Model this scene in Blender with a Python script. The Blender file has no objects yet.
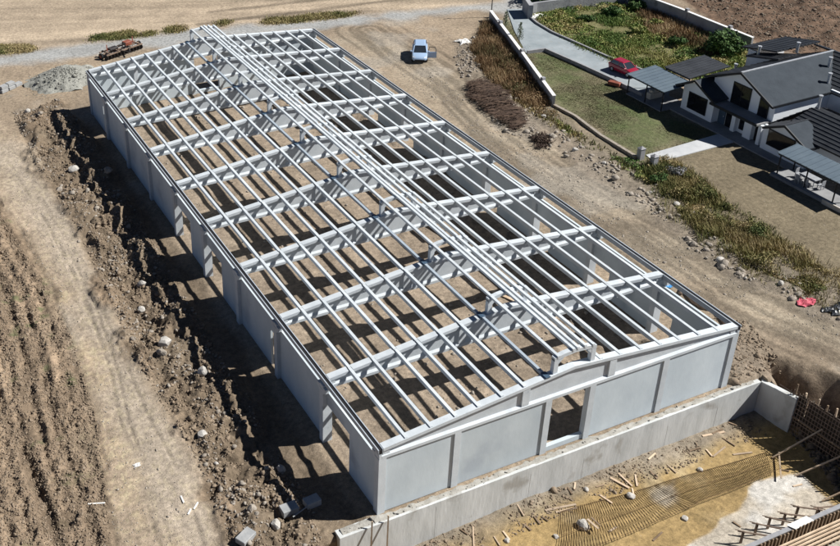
import bpy, bmesh, math, random
import numpy as np
from mathutils import Vector, Matrix
rnd = random.Random(7)
rng = np.random.default_rng(7)
sc = bpy.context.scene
COL = sc.collection
PI = math.pi

# ------------------------------------------------------------------ survey of the site
CAM = np.array([-24.0886525, -40.38554796, 49.56464413])
ROT = np.array([[0.91724124, -0.39708493, -0.03149714],
                [0.21708239, 0.43201299, 0.87535136],
                [0.33398166, 0.80974584, -0.48246028]])
FOC, PCX, PCY = 1027.1758, 256.4595, 186.1296
def G(x, y, z=0.0):
    """survey: point of the site at height z"""
    d = ROT.T @ np.array([(x - PCX) / FOC, -(y - PCY) / FOC, 1.0])
    p = CAM + (z - CAM[2]) / d[2] * d
    return Vector((p[0], p[1], z))
def poly(pts, z=0.0):
    return np.array([[G(x, y, z).x, G(x, y, z).y] for x, y in pts])

# ------------------------------------------------------------------ noise
def _h(ix, iy, s):
    n = (ix.astype(np.int64) * 374761393 + iy.astype(np.int64) * 668265263 + s * 974634777) & 0xffffffff
    n = ((n ^ (n >> 13)) * 1274126177) & 0xffffffff
    n = (n ^ (n >> 16)) & 0xffffffff
    return n / 4294967295.0
def vnoise(x, y, s=0):
    ix = np.floor(x); iy = np.floor(y); fx = x - ix; fy = y - iy
    fx = fx * fx * (3 - 2 * fx); fy = fy * fy * (3 - 2 * fy)
    ix = ix.astype(np.int64); iy = iy.astype(np.int64)
    a = _h(ix, iy, s); b = _h(ix + 1, iy, s); c = _h(ix, iy + 1, s); d = _h(ix + 1, iy + 1, s)
    return (a + (b - a) * fx) * (1 - fy) + (c + (d - c) * fx) * fy
def fbm(x, y, scale, octv=4, s=0, gain=.5):
    x = x / scale; y = y / scale; r = 0; a = 1; t = 0
    for k in range(octv):
        r = r + a * vnoise(x, y, s + k * 17); t += a; a *= gain; x = x * 2.03 + 11.3; y = y * 2.03 + 5.7
    return r / t
def sdist(x, y, P):
    """signed distance to a polygon, positive inside"""
    d2 = np.full(x.shape, 1e18); ins = np.zeros(x.shape, bool); n = len(P)
    for i in range(n):
        ax, ay = P[i]; bx, by = P[(i + 1) % n]
        ex, ey = bx - ax, by - ay; L = ex * ex + ey * ey + 1e-12
        t = np.clip(((x - ax) * ex + (y - ay) * ey) / L, 0, 1)
        d2 = np.minimum(d2, (x - ax - t * ex) ** 2 + (y - ay - t * ey) ** 2)
        if abs(ey) > 1e-9:
            c = ((ay > y) != (by > y)) & (x < ex * (y - ay) / ey + ax)
            ins ^= c
    return np.sqrt(d2) * np.where(ins, 1, -1)
def ldist(x, y, L):
    d2 = np.full(x.shape, 1e18)
    for i in range(len(L) - 1):
        ax, ay = L[i]; bx, by = L[i + 1]
        ex, ey = bx - ax, by - ay; q = ex * ex + ey * ey + 1e-12
        t = np.clip(((x - ax) * ex + (y - ay) * ey) / q, 0, 1)
        d2 = np.minimum(d2, (x - ax - t * ex) ** 2 + (y - ay - t * ey) ** 2)
    return np.sqrt(d2)
def sstep(a, b, v):
    t = np.clip((v - a) / (b - a), 0, 1); return t * t * (3 - 2 * t)

# ------------------------------------------------------------------ materials
def new_mat(name):
    m = bpy.data.materials.new(name); m.use_nodes = True
    nt = m.node_tree; b = nt.nodes['Principled BSDF']
    return m, nt, b
def noise_mat(name, c1, c2=None, rough=.85, scale=1.0, bump=0.0, bscale=None, metal=0.0, spec=.3, stretch=None, spot=None, coat=0):
    m, nt, b = new_mat(name); N = nt.nodes; Lk = nt.links
    if c2 is None: c2 = tuple(min(1, v * 1.18) for v in c1); c1 = tuple(v * .86 for v in c1)
    g = N.new('ShaderNodeNewGeometry'); mp = N.new('ShaderNodeMapping')
    Lk.new(g.outputs['Position'], mp.inputs['Vector'])
    if stretch: mp.inputs['Scale'].default_value = stretch
    n1 = N.new('ShaderNodeTexNoise'); n1.inputs['Scale'].default_value = scale; n1.inputs['Detail'].default_value = 6; n1.inputs['Roughness'].default_value = .65
    Lk.new(mp.outputs[0], n1.inputs['Vector'])
    r = N.new('ShaderNodeValToRGB'); r.color_ramp.elements[0].position = .32; r.color_ramp.elements[1].position = .68
    r.color_ramp.elements[0].color = (*c1, 1); r.color_ramp.elements[1].color = (*c2, 1)
    Lk.new(n1.outputs['Fac'], r.inputs['Fac']); out = r.outputs['Color']
    if name in ('precast_concrete', 'panel_concrete', 'pale_timber', 'weathered_timber'):
        oi = N.new('ShaderNodeObjectInfo'); mr = N.new('ShaderNodeMapRange'); mr.inputs['To Min'].default_value = .9 if 'concrete' in name else .6; mr.inputs['To Max'].default_value = 1.06 if 'concrete' in name else 1.15
        Lk.new(oi.outputs['Random'], mr.inputs['Value']); vm = N.new('ShaderNodeVectorMath'); vm.operation = 'SCALE'; Lk.new(out, vm.inputs[0]); Lk.new(mr.outputs[0], vm.inputs['Scale']); out = vm.outputs[0]
    if spot:
        n3 = N.new('ShaderNodeTexNoise'); n3.inputs['Scale'].default_value = spot[1]; n3.inputs['Detail'].default_value = 5
        Lk.new(g.outputs['Position'], n3.inputs['Vector'])
        r3 = N.new('ShaderNodeValToRGB'); r3.color_ramp.elements[0].position = spot[2]; r3.color_ramp.elements[1].position = spot[2] + .1
        Lk.new(n3.outputs['Fac'], r3.inputs['Fac'])
        mx = N.new('ShaderNodeMixRGB'); Lk.new(r3.outputs['Color'], mx.inputs['Fac']); Lk.new(out, mx.inputs['Color1']); mx.inputs['Color2'].default_value = (*spot[0], 1)
        out = mx.outputs['Color']
    Lk.new(out, b.inputs['Base Color'])
    b.inputs['Roughness'].default_value = rough; b.inputs['Metallic'].default_value = metal
    b.inputs['Specular IOR Level'].default_value = spec
    if coat: b.inputs['Coat Weight'].default_value = coat
    if bump:
        n2 = N.new('ShaderNodeTexNoise'); n2.inputs['Scale'].default_value = bscale or scale * 6; n2.inputs['Detail'].default_value = 5
        Lk.new(mp.outputs[0], n2.inputs['Vector'])
        bp = N.new('ShaderNodeBump'); bp.inputs['Strength'].default_value = bump; bp.inputs['Distance'].default_value = .05
        Lk.new(n2.outputs['Fac'], bp.inputs['Height']); Lk.new(bp.outputs['Normal'], b.inputs['Normal'])
    return m
M = {}
M['precast'] = noise_mat('precast_concrete', (.45, .485, .51), (.565, .60, .622), .8, .8, .15, 9, spot=((.34, .375, .42), .9, .66))
M['panel'] = noise_mat('panel_concrete', (.43, .485, .52), (.55, .605, .632), .8, .32, .1, 6, stretch=(1, 1, .55), spot=((.38, .425, .465), .23, .6))
M['gutter'] = noise_mat('gutter_concrete', (.34, .38, .42), (.44, .475, .515), .8, .6, .1)
M['trough_black'] = noise_mat('gutter_black', (.012, .012, .014), None, .7, 2)
M['bluesteel'] = noise_mat('blue_grey_steel', (.29, .34, .39), (.36, .41, .46), .5, 1.0, spec=.4)
M['bracket'] = noise_mat('dark_blue_bracket', (.05, .085, .13), None, .5, 3)
M['cast'] = noise_mat('cast_concrete', (.42, .43, .42), (.57, .58, .57), .9, .9, .35, 5, stretch=(1, 1, .25), spot=((.34, .33, .305), .6, .6))
M['block'] = noise_mat('block_concrete', (.25, .26, .265), (.36, .36, .355), .9, 1.5, .3)
M['timber'] = noise_mat('pale_timber', (.42, .31, .21), (.62, .49, .36), .8, 1.2, .2, 20)
M['oldtimber'] = noise_mat('weathered_timber', (.16, .11, .07), (.30, .22, .15), .85, 1.2, .2, 20)
M['ply'] = noise_mat('dark_plywood', (.04, .032, .026), (.085, .068, .053), .8, 1.5, .2)
M['rust'] = noise_mat('rusty_steel', (.15, .105, .08), (.27, .20, .15), .8, 3)
M['rustmesh'] = noise_mat('rusty_mesh_wire', (.07, .04, .017), (.14, .08, .032), .8, 3)
M['stone'] = noise_mat('pale_stone', (.20, .17, .14), (.36, .32, .27), .9, 2.5, .5)
M['whitestone'] = noise_mat('white_stone', (.30, .28, .25), (.50, .475, .44), .9, 2.2, .5)
M['clod'] = noise_mat('earth_clod', (.10, .078, .058), (.22, .175, .13), .95, 1.3, .5)
M['ledge'] = noise_mat('ledge_dirt', (.24, .225, .195), (.40, .385, .35), .95, 2.2, .6, 14)
M['fieldclod'] = noise_mat('field_clod', (.165, .125, .087), (.265, .205, .147), .95, 1.3, .5)
M['gravel'] = noise_mat('grey_gravel', (.17, .17, .15), (.34, .335, .30), .95, 5, .8, 12)
M['white_wall'] = noise_mat('white_render', (.74, .775, .81), (.80, .83, .86), .85, .5)
M['roof_slate'] = noise_mat('slate_blue_shingle', (.021, .029, .039), (.034, .044, .056), .75, .7, .3, 5, spec=.2)
M['roof_dark'] = noise_mat('dark_metal_tile', (.022, .024, .028), (.045, .049, .056), .5, .8, .15, spec=.4)
M['trim_dark'] = noise_mat('dark_trim', (.012, .014, .018), None, .5, 1)
M['slab'] = noise_mat('grey_slab', (.20, .20, .205), (.27, .27, .27), .85, 1)
M['flue'] = noise_mat('bare_metal_flue', (.62, .63, .64), None, .3, 2, metal=.5)
M['canopy'] = noise_mat('blue_grey_canopy_sheet', (.085, .115, .145), (.12, .155, .185), .6, .5, spec=.25)
m, nt, b = new_mat('dark_glass'); b.inputs['Base Color'].default_value = (.012, .013, .016, 1); b.inputs['Roughness'].default_value = .08; M['glass'] = m
M['curtain'] = noise_mat('brown_curtain', (.06, .045, .035), None, .8, 3)
M['driveway'] = noise_mat('driveway_paving', (.20, .23, .245), (.30, .33, .345), .85, .35, .2, 8, spot=((.24, .25, .25), 1.7, .6))
M['path'] = noise_mat('path_concrete', (.36, .37, .38), (.48, .485, .49), .9, .6, .2)
M['yardwall'] = noise_mat('grey_yard_wall', (.22, .225, .24), (.34, .345, .35), .9, .45, .4, 4, spot=((.15, .15, .155), .7, .6))
M['coping'] = noise_mat('white_coping', (.62, .61, .60), (.76, .75, .74), .85, 1.2)
M['post'] = noise_mat('grey_post', (.26, .26, .27), None, .9, 2)
M['redpaint'] = noise_mat('faded_red_paint', (.15, .045, .03), (.28, .09, .055), .6, 2)
M['blackiron'] = noise_mat('dark_iron', (.02, .02, .022), (.06, .05, .045), .6, 3)
M['rubber'] = noise_mat('rubber', (.012, .012, .012), None, .85, 5)
M['rim'] = noise_mat('wheel_rim', (.45, .46, .47), None, .35, 4, metal=.6)
M['carred'] = noise_mat('crimson_car_paint', (.28, .012, .03), (.31, .016, .035), .25, .3, spec=.5, coat=.6)
M['carblue'] = noise_mat('pale_blue_car_paint', (.29, .40, .56), (.33, .44, .60), .3, .3, spec=.5, coat=.5)
M['carglass'] = noise_mat('car_glass', (.02, .026, .035), None, .08, 1, spec=.7)
M['lamp'] = noise_mat('headlamp', (.6, .62, .64), None, .15, 3, spec=.7)
M['taillamp'] = noise_mat('taillamp', (.3, .01, .01), None, .2, 3)
M['tarpblue'] = noise_mat('blue_tarp', (.05, .22, .5), (.09, .32, .62), .5, 2)
M['pinknet'] = noise_mat('pink_net', (.42, .05, .09), (.55, .12, .15), .7, 2)
M['whitesheet'] = noise_mat('white_sheet', (.64, .62, .58), (.78, .77, .74), .7, 1.5)
M['blacktarp'] = noise_mat('black_plastic', (.014, .016, .02), (.03, .034, .04), .4, 2, spec=.5)
M['bark'] = noise_mat('bark', (.10, .075, .055), None, .9, 4)
M['furn'] = noise_mat('pale_furniture', (.28, .29, .31), None, .6, 2)
M['beige'] = noise_mat('beige_plinth', (.46, .42, .36), (.56, .52, .46), .9, 1)
def leaf_mat(name, stops, rough=.75, trans=.25):
    """colour picked per leaf from the 'lf' attribute"""
    m, nt, b = new_mat(name); N = nt.nodes; Lk = nt.links
    a = N.new('ShaderNodeAttribute'); a.attribute_name = 'lf'
    r = N.new('ShaderNodeValToRGB')
    while len(r.color_ramp.elements) < len(stops): r.color_ramp.elements.new(.5)
    for i, c in enumerate(stops):
        r.color_ramp.elements[i].position = i / (len(stops) - 1); r.color_ramp.elements[i].color = (*c, 1)
    Lk.new(a.outputs['Fac'], r.inputs['Fac']); Lk.new(r.outputs['Color'], b.inputs['Base Color'])
    b.inputs['Roughness'].default_value = rough; b.inputs['Specular IOR Level'].default_value = .2
    return m
M['dryweed'] = leaf_mat('dry_brown_weed', [(.085, .095, .035), (.15, .10, .05), (.24, .15, .08), (.33, .235, .13), (.40, .31, .18)])
M['olive'] = leaf_mat('olive_weed', [(.075, .10, .034), (.12, .135, .045), (.20, .18, .07), (.31, .25, .12), (.42, .33, .19)])
M['greenweed'] = leaf_mat('green_yellow_weed', [(.075, .135, .035), (.125, .19, .05), (.20, .235, .065), (.29, .27, .10), (.38, .32, .15)])
M['lush'] = leaf_mat('lush_leaf', [(.02, .05, .012), (.04, .085, .022), (.08, .13, .04), (.06, .11, .03)])
M['grass'] = leaf_mat('lawn_grass', [(.105, .115, .055), (.13, .13, .066), (.17, .15, .085), (.2, .165, .10)])
M['stalk'] = leaf_mat('dead_stalk', [(.03, .019, .014), (.055, .035, .025), (.10, .065, .046), (.04, .027, .02)])
M['lavender'] = leaf_mat('grey_violet_leaf', [(.10, .10, .11), (.20, .19, .22), (.15, .16, .12), (.27, .26, .3)])
M['sapling'] = leaf_mat('grey_green_leaf', [(.06, .085, .045), (.12, .15, .09), (.18, .2, .13)])
# ground: albedo of each kind of soil is in the 'tint' attribute, broken up by noise
def ground_mat():
    m, nt, b = new_mat('soil'); N = nt.nodes; Lk = nt.links
    a = N.new('ShaderNodeAttribute'); a.attribute_name = 'tint'
    gr = N.new('ShaderNodeAttribute'); gr.attribute_name = 'grain'
    g = N.new('ShaderNodeNewGeometry')
    def nz(s, d, ro=.6):
        n = N.new('ShaderNodeTexNoise'); n.inputs['Scale'].default_value = s; n.inputs['Detail'].default_value = d; n.inputs['Roughness'].default_value = ro
        Lk.new(g.outputs['Position'], n.inputs['Vector']); return n.outputs['Fac']
    def mp(v, lo, hi):
        r = N.new('ShaderNodeMapRange'); r.inputs['From Min'].default_value = .3; r.inputs['From Max'].default_value = .7
        r.inputs['To Min'].default_value = lo; r.inputs['To Max'].default_value = hi; Lk.new(v, r.inputs['Value']); return r.outputs[0]
    def mul(u, v):
        k = N.new('ShaderNodeMath'); k.operation = 'MULTIPLY'; Lk.new(u, k.inputs[0]); Lk.new(v, k.inputs[1]); return k.outputs[0]
    fine = nz(2.6, 8, .72); mid = nz(.28, 5)
    f = mul(mul(mp(fine, .58, 1.4), mp(nz(14, 4, .7), .72, 1.26)), mp(mid, .84, 1.15))
    vm = N.new('ShaderNodeVectorMath'); vm.operation = 'SCALE'
    Lk.new(a.outputs['Color'], vm.inputs[0]); Lk.new(f, vm.inputs['Scale'])
    # scattered pale pebbles
    vo = N.new('ShaderNodeTexVoronoi'); vo.inputs['Scale'].default_value = 2.2; Lk.new(g.outputs['Position'], vo.inputs['Vector'])
    th = N.new('ShaderNodeMath'); th.operation = 'LESS_THAN'; th.inputs[1].default_value = .13; Lk.new(vo.outputs['Distance'], th.inputs[0])
    th2 = N.new('ShaderNodeMath'); th2.operation = 'GREATER_THAN'; th2.inputs[1].default_value = .54; Lk.new(mid, th2.inputs[0])
    k2 = N.new('ShaderNodeMath'); k2.operation = 'MULTIPLY'; k2.inputs[1].default_value = .55; Lk.new(mul(th.outputs[0], th2.outputs[0]), k2.inputs[0])
    mx = N.new('ShaderNodeMixRGB'); Lk.new(mul(k2.outputs[0], gr.outputs['Fac']), mx.inputs['Fac']); Lk.new(vm.outputs[0], mx.inputs['Color1']); mx.inputs['Color2'].default_value = (.34, .31, .27, 1)
    Lk.new(mx.outputs[0], b.inputs['Base Color'])
    b.inputs['Roughness'].default_value = .95; b.inputs['Specular IOR Level'].default_value = .15
    bp = N.new('ShaderNodeBump'); bp.inputs['Strength'].default_value = .75; bp.inputs['Distance'].default_value = .16
    Lk.new(mul(fine, gr.outputs['Fac']), bp.inputs['Height']); Lk.new(bp.outputs['Normal'], b.inputs['Normal'])
    return m
M['soil'] = ground_mat()

# ------------------------------------------------------------------ mesh helpers
def tag(o, label=None, cat=None, group=None, kind=None):
    if label: o['label'] = label
    if cat: o['category'] = cat
    if group: o['group'] = group
    if kind: o['kind'] = kind
    return o
def empty(name, loc, label, cat, group=None, rz=0.0):
    o = bpy.data.objects.new(name, None); COL.objects.link(o)
    o.location = loc; o.rotation_euler = (0, 0, rz); o.empty_display_size = .3
    return tag(o, label, cat, group)
class MB:
    def __init__(s): s.v = []; s.f = []
    def add(s, vs, fs):
        n = len(s.v); s.v += [tuple(p) for p in vs]; s.f += [tuple(i + n for i in f) for f in fs]; return s
    def box(s, x0, x1, y0, y1, z0, z1):
        vs = [(x0, y0, z0), (x1, y0, z0), (x1, y1, z0), (x0, y1, z0), (x0, y0, z1), (x1, y0, z1), (x1, y1, z1), (x0, y1, z1)]
        return s.add(vs, [(0, 3, 2, 1), (4, 5, 6, 7), (0, 1, 5, 4), (1, 2, 6, 5), (2, 3, 7, 6), (3, 0, 4, 7)])
    def bar(s, a, b, w, h, up=(0, 0, 1), taper=1.0):
        """rectangular bar from a to b"""
        a = Vector(a); b = Vector(b); d = (b - a).normalized(); u = Vector(up)
        r = d.cross(u)
        if r.length < 1e-4: r = d.cross(Vector((1, 0, 0)))
        r.normalize(); u = r.cross(d)
        vs = []
        for p, k in ((a, 1), (b, taper)):
            for sx, sz in ((-1, -1), (1, -1), (1, 1), (-1, 1)): vs.append(p + r * (sx * w / 2 * k) + u * (sz * h / 2 * k))
        return s.add(vs, [(0, 1, 2, 3), (7, 6, 5, 4), (0, 4, 5, 1), (1, 5, 6, 2), (2, 6, 7, 3), (3, 7, 4, 0)])
    def tube(s, pts, r, n=6, r2=None):
        pts = [Vector(p) for p in pts]; m = len(pts); base = len(s.v); fs = []
        for i, p in enumerate(pts):
            d = (pts[min(i + 1, m - 1)] - pts[max(i - 1, 0)]).normalized()
            x = d.cross(Vector((0, 0, 1)));
            if x.length < 1e-3: x = Vector((1, 0, 0))
            x.normalize(); y = x.cross(d)
            rr = r if r2 is None else r + (r2 - r) * i / (m - 1)
            for k in range(n):
                t = 2 * PI * k / n; s.v.append(tuple(p + x * (rr * math.cos(t)) + y * (rr * math.sin(t))))
        for i in range(m - 1):
            for k in range(n):
                a = base + i * n + k; b2 = base + i * n + (k + 1) % n
                fs.append((a, b2, b2 + n, a + n))
        fs.append(tuple(base + k for k in range(n))[::-1]); fs.append(tuple(base + (m - 1) * n + k for k in range(n)))
        s.f += fs; return s
    def slab(s, pts, t, nrm=(0, 0, 1)):
        """polygon extruded by -t along nrm"""
        n = len(pts); nv = Vector(nrm) * t
        vs = [Vector(p) for p in pts] + [Vector(p) - nv for p in pts]
        return s.add(vs, [tuple(range(n)), tuple(range(2 * n - 1, n - 1, -1))] + [(i, i + n, (i + 1) % n + n, (i + 1) % n) for i in range(n)])
    def cyl(s, c, axis, r, h, n=16):
        a = Vector(axis).normalized(); c = Vector(c)
        return s.tube([c - a * h / 2, c + a * h / 2], r, n)
    def build(s, name, mat, parent=None, org=None, smooth=False, bevel=0):
        me = bpy.data.meshes.new(name)
        o = bpy.data.objects.new(name, me); COL.objects.link(o)
        V = np.array(s.v, float)
        if org is None:
            if parent is None: org = ((V[:, 0].min() + V[:, 0].max()) / 2, (V[:, 1].min() + V[:, 1].max()) / 2, V[:, 2].min())
            else: org = (0, 0, 0)
        V = V - np.array(org)
        me.from_pydata([tuple(p) for p in V], [], s.f)
        bm = bmesh.new(); bm.from_mesh(me); bmesh.ops.recalc_face_normals(bm, faces=bm.faces); bm.to_mesh(me); bm.free()
        me.materials.append(mat)
        if smooth: me.polygons.foreach_set('use_smooth', [True] * len(me.polygons))
        if parent is not None: o.parent = parent
        else: o.location = org
        if bevel:
            md = o.modifiers.new('bevel', 'BEVEL'); md.width = bevel; md.segments = 1; md.limit_method = 'ANGLE'
        return o
def np_mesh(name, V, F, mat, attr=None, smooth=False, loc=(0, 0, 0), parent=None):
    """fast mesh: F is (n,3) or (n,4)"""
    me = bpy.data.meshes.new(name); k = F.shape[1]
    me.vertices.add(len(V)); me.vertices.foreach_set('co', (V - np.array(loc)).astype(np.float32).ravel())
    me.loops.add(F.size); me.loops.foreach_set('vertex_index', F.astype(np.int32).ravel())
    me.polygons.add(len(F)); me.polygons.foreach_set('loop_start', np.arange(0, F.size, k, dtype=np.int32)); me.polygons.foreach_set('loop_total', np.full(len(F), k, np.int32))
    if smooth: me.polygons.foreach_set('use_smooth', np.ones(len(F), bool))
    if attr is not None:
        for nm, val in attr.items():
            if val.ndim == 1:
                at = me.attributes.new(nm, 'FLOAT', 'POINT'); at.data.foreach_set('value', val.astype(np.float32))
            else:
                at = me.attributes.new(nm, 'FLOAT_COLOR', 'POINT'); at.data.foreach_set('color', np.c_[val, np.ones(len(val))].astype(np.float32).ravel())
    me.update(); me.validate(); me.materials.append(mat)
    o = bpy.data.objects.new(name, me); COL.objects.link(o); o.location = loc
    if parent is not None: o.parent = parent
    return o
def copy_tree(o, parent=None):
    c = o.copy(); COL.objects.link(c)
    if parent is not None: c.parent = parent
    for ch in list(o.children): copy_tree(ch, c)
    return c

# ------------------------------------------------------------------ ground
W, L = 28.7, 67.5
PITZ = -3.0
Z = {}
Z['stubble'] = poly([(0, 52), (30, 51), (90, 43), (185, 31), (280, 21), (350, 16), (420, 10), (505, 2), (520, -40), (0, -40), (-160, -40), (-160, 70)])
Z['road'] = poly([(-160, 80), (0, 55), (90, 43), (185, 31), (280, 22), (350, 17), (430, 9), (500, 2), (560, -20), (640, -20), (520, 20), (505, 13), (470, 10), (440, 15), (380, 22), (330, 28), (185, 43), (100, 55), (0, 67), (-160, 95)])
Z['plough'] = poly([(-60, 120), (0, 205), (25, 237), (47, 272), (62, 308), (75, 336), (88, 380), (98, 415), (108, 460), (114, 500), (122, 560), (150, 700), (-60, 900), (-400, 700), (-300, 100)])
Z['track'] = poly([(-80, 60), (-10, 100), (14, 130), (36, 165), (60, 200), (80, 235), (98, 272), (120, 322), (142, 368), (167, 413), (192, 452), (212, 495), (228, 546), (262, 640), (150, 700), (122, 560), (114, 500), (108, 460), (98, 415), (88, 380), (75, 336), (62, 308), (47, 272), (25, 237), (0, 205), (-60, 120)])
Z['straw'] = poly([(40, 262), (68, 308), (88, 352), (100, 392), (118, 420), (130, 455), (140, 500), (150, 546), (170, 640), (140, 650), (118, 556), (106, 500), (96, 455), (84, 405), (70, 350), (55, 310)])
Z['berm'] = poly([(12, 112), (60, 104), (86, 132), (110, 166), (132, 206), (158, 250), (184, 294), (212, 340), (244, 398), (280, 452), (312, 500), (326, 560), (330, 700), (262, 640), (228, 546), (212, 495), (192, 452), (167, 413), (142, 368), (120, 322), (98, 272), (80, 235), (60, 200), (36, 165)])
Z['rplough'] = poly([(640, -22), (680, 0), (705, 17), (730, 30), (755, 41), (800, 60), (850, 84), (960, 130), (1200, 130), (1200, -120), (560, -120)])
Z['rpath'] = poly([(640, -10), (672, 0), (720, 20), (770, 42), (800, 60), (790, 66), (735, 38), (690, 17), (650, 0), (620, -12)])
Z['lawn'] = poly([(500, 22), (512, 26), (528, 52), (546, 51), (642, 99), (692, 124), (742, 140), (775, 160), (850, 205), (900, 240), (900, 330), (840, 292), (790, 258), (735, 222), (690, 186), (640, 162), (556, 106)])
Z['greenlawn'] = poly([(500, 22), (512, 26), (528, 52), (546, 51), (642, 99), (700, 126), (735, 135), (650, 158), (556, 106)])
Z['plot'] = poly([(528, 12), (612, 2), (740, 44), (760, 75), (700, 80), (664, 70), (632, 68), (600, 56), (570, 42), (548, 28)])
Z['brownplot'] = poly([(640, 14), (668, 14), (725, 38), (728, 54), (700, 56), (672, 42), (648, 32)])
Z['weedstrip'] = poly([(466, 50), (487, 20), (497, 30), (553, 104), (560, 116), (640, 164), (672, 160), (700, 180), (735, 218), (790, 250), (850, 290), (850, 312), (790, 290), (735, 262), (700, 246), (665, 214), (630, 186), (560, 135), (515, 108), (488, 84), (476, 62)])
Z['embank'] = poly([(455, 42), (470, 40), (500, 85), (560, 130), (640, 180), (690, 220), (740, 255), (800, 280), (850, 300), (850, 330), (790, 300), (735, 278), (690, 248), (640, 205), (560, 155), (500, 130), (468, 95), (455, 62)])
Z['hallfloor'] = np.array([[0.3, .3], [W - .3, .3], [W - .3, L - .3], [.3, L - .3]])
PIT = np.array([[-4.2, -.35], [31.65, -.35], [32.2, -3.2], [32.55, -4.5], [33.32, -13.5], [34, -40], [-4.2, -40]])
CUT = np.array([[32.6, -1.6], [34.0, .6], [36.2, -3.0], [37.5, -12], [39, -40], [33.4, -40], [32.9, -9.2], [32.4, -3]])
def axis(segs):
    out = [segs[0][0]]
    for a, b, s0, s1 in segs:
        x = a; n = max(1, int(round((b - a) / ((s0 + s1) / 2))))
        st = np.linspace(s0, s1, n); st = st * (b - a) / st.sum()
        for q in st: x += q; out.append(x)
    return np.array(out)
gx = axis([(-1500, -120, 400, 12), (-120, -30, 12, .2), (-30, -4, .14, .14), (-4, 38, .2, .2), (38, 110, .3, .42), (110, 150, .6, 4), (150, 1800, 10, 400)])
gy = axis([(-1500, -60, 400, 6), (-60, -14, 4, .2), (-14, 32, .16, .18), (32, 118, .2, .42), (118, 170, .5, 4), (170, 2000, 10, 400)])
XX, YY = np.meshgrid(gx, gy, indexing='ij'); sh = XX.shape; X = XX.ravel(); Y = YY.ravel()
big = fbm(X, Y, 9, 4, 1); med = fbm(X, Y, 2.2, 4, 2); sml = fbm(X, Y, .7, 3, 3); tiny = vnoise(X / .27, Y / .27, 4)
wob = (fbm(X, Y, 3.0, 4, 9) - .5)
def mask(key, soft=.8, rag=1.6): return sstep(-soft, soft, sdist(X, Y, Z[key] if isinstance(key, str) else key) + wob * rag * 2)
K = {k: mask(k, *{'hallfloor': (.3, 0), 'road': (1.4, 1.5), 'stubble': (1.2, 1.2), 'berm': (.9, 2.2), 'greenlawn': (2.0, 3.0), 'straw': (1.2, 3.0), 'lawn': (.6, .5), 'rplough': (.8, 1.0)}.get(k, (.8, 1.4))) for k in Z}
pit = sstep(-.05, .05, sdist(X, Y, PIT)); cut = sstep(-.9, 1.0, sdist(X, Y, CUT) + wob * 1.0)
def lerp(a, c, m): return a * (1 - m[:, None]) + np.array(c)[None] * m[:, None]
H = (big - .5) * .22 + (med - .5) * .12 + (sml - .5) * .05
T = np.tile(np.array([.262, .206, .148]), (len(X), 1)); GR = np.full(len(X), .75)
T *= (1 + (big - .5) * .5 + (med - .5) * .25)[:, None]
# pale trampled lanes along the right of the hall
lane = ldist(X, Y, poly([(360, 40), (430, 75), (490, 130), (560, 175), (640, 225), (720, 280), (840, 335), (960, 390)]))
ang = fbm(X * .8 + Y * .6, (Y * .8 - X * .6) * .12, 1.1, 3, 31)
ang = .5 * ang + .5 * fbm(X * .8 + Y * .6, (Y * .8 - X * .6) * .08, .5, 3, 33); ang = np.clip((ang - .5) * 1.9 + .5, 0, 1)
T = lerp(T, (.315, .265, .198), sstep(5.5, 1.0, lane + wob * 4) * (.25 + .75 * ang))
for off in (-4.4, -3.1, -2.2, -1.3, .4, .9, 1.7, 2.6):
    r_ = np.abs(ldist(X, Y, poly([(370, 30), (450, 85), (500, 138), (570, 185), (650, 232), (730, 290), (850, 345)])) - abs(off) + wob * .8)
    T *= (1 - .38 * sstep(.42, .08, r_) * sstep(.25, .5, vnoise(X / 6, Y / 6, 44 + int(off * 10))))[:, None]
T = lerp(T, (.34, .315, .275), sstep(.62, .75, fbm(X, Y, 6, 3, 77)) * .35)
# stubble field
sdir = fbm((X * .92 - Y * .39) * .06, (X * .39 + Y * .92), 1.6, 4, 12)
T = lerp(T, (.34, .272, .198), K['stubble']); T *= (1 + (sdir - .5) * 1.0 * K['stubble'])[:, None]
T = lerp(T, (.235, .165, .115), K['stubble'] * 1.25 * sstep(.52, .68, fbm((X * .92 - Y * .39) * .12, X * .39 + Y * .92, 7, 3, 14)) * .65)
for a_, b_ in (((200, 24), (490, -12)), ((210, 12), (380, -8))):
    T *= (1 - .45 * K['stubble'] * sstep(.9, .2, ldist(X, Y, poly([a_, b_])) + wob * .6))[:, None]
# gravel road
T = lerp(T, (.30, .305, .30), K['road'] * .9)
# left haul track with ruts
T = lerp(T, (.315, .248, .182), K['track'])
tc = ldist(X, Y, poly([(0, 150), (45, 205), (85, 270), (112, 330), (130, 385), (150, 430), (178, 490), (200, 546), (240, 640)]))
T = lerp(T, (.33, .275, .215), K['track'] * sstep(3.2, .6, tc + wob * 2)); stk = fbm(tc, (Y - X * .4) * .05, .42, 3, 63); T *= (1 + K['track'] * .35 * (stk - .5) + K['track'] * .4 * (sml - .5))[:, None]
for cl in (poly([(58, 240), (88, 305), (110, 370), (122, 430), (138, 480), (160, 546), (190, 640)]), poly([(64, 240), (95, 305), (117, 368), (130, 425), (150, 480), (172, 546), (205, 640)]), poly([(84, 272), (118, 345), (150, 420), (178, 470), (205, 546)]), poly([(10, 165), (45, 220), (70, 270), (95, 330)])):
    q = ldist(X, Y, cl) + wob * .16
    rut = K['track'] * sstep(.16, .03, q) * sstep(.3, .55, vnoise(X / 2.2, Y / 2.2, 51))
    T *= (1 - .28 * rut)[:, None]; H -= .05 * rut
st = sstep(.48, .68, fbm(X, Y, .55, 4, 61, .7)) * K['straw']
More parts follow.
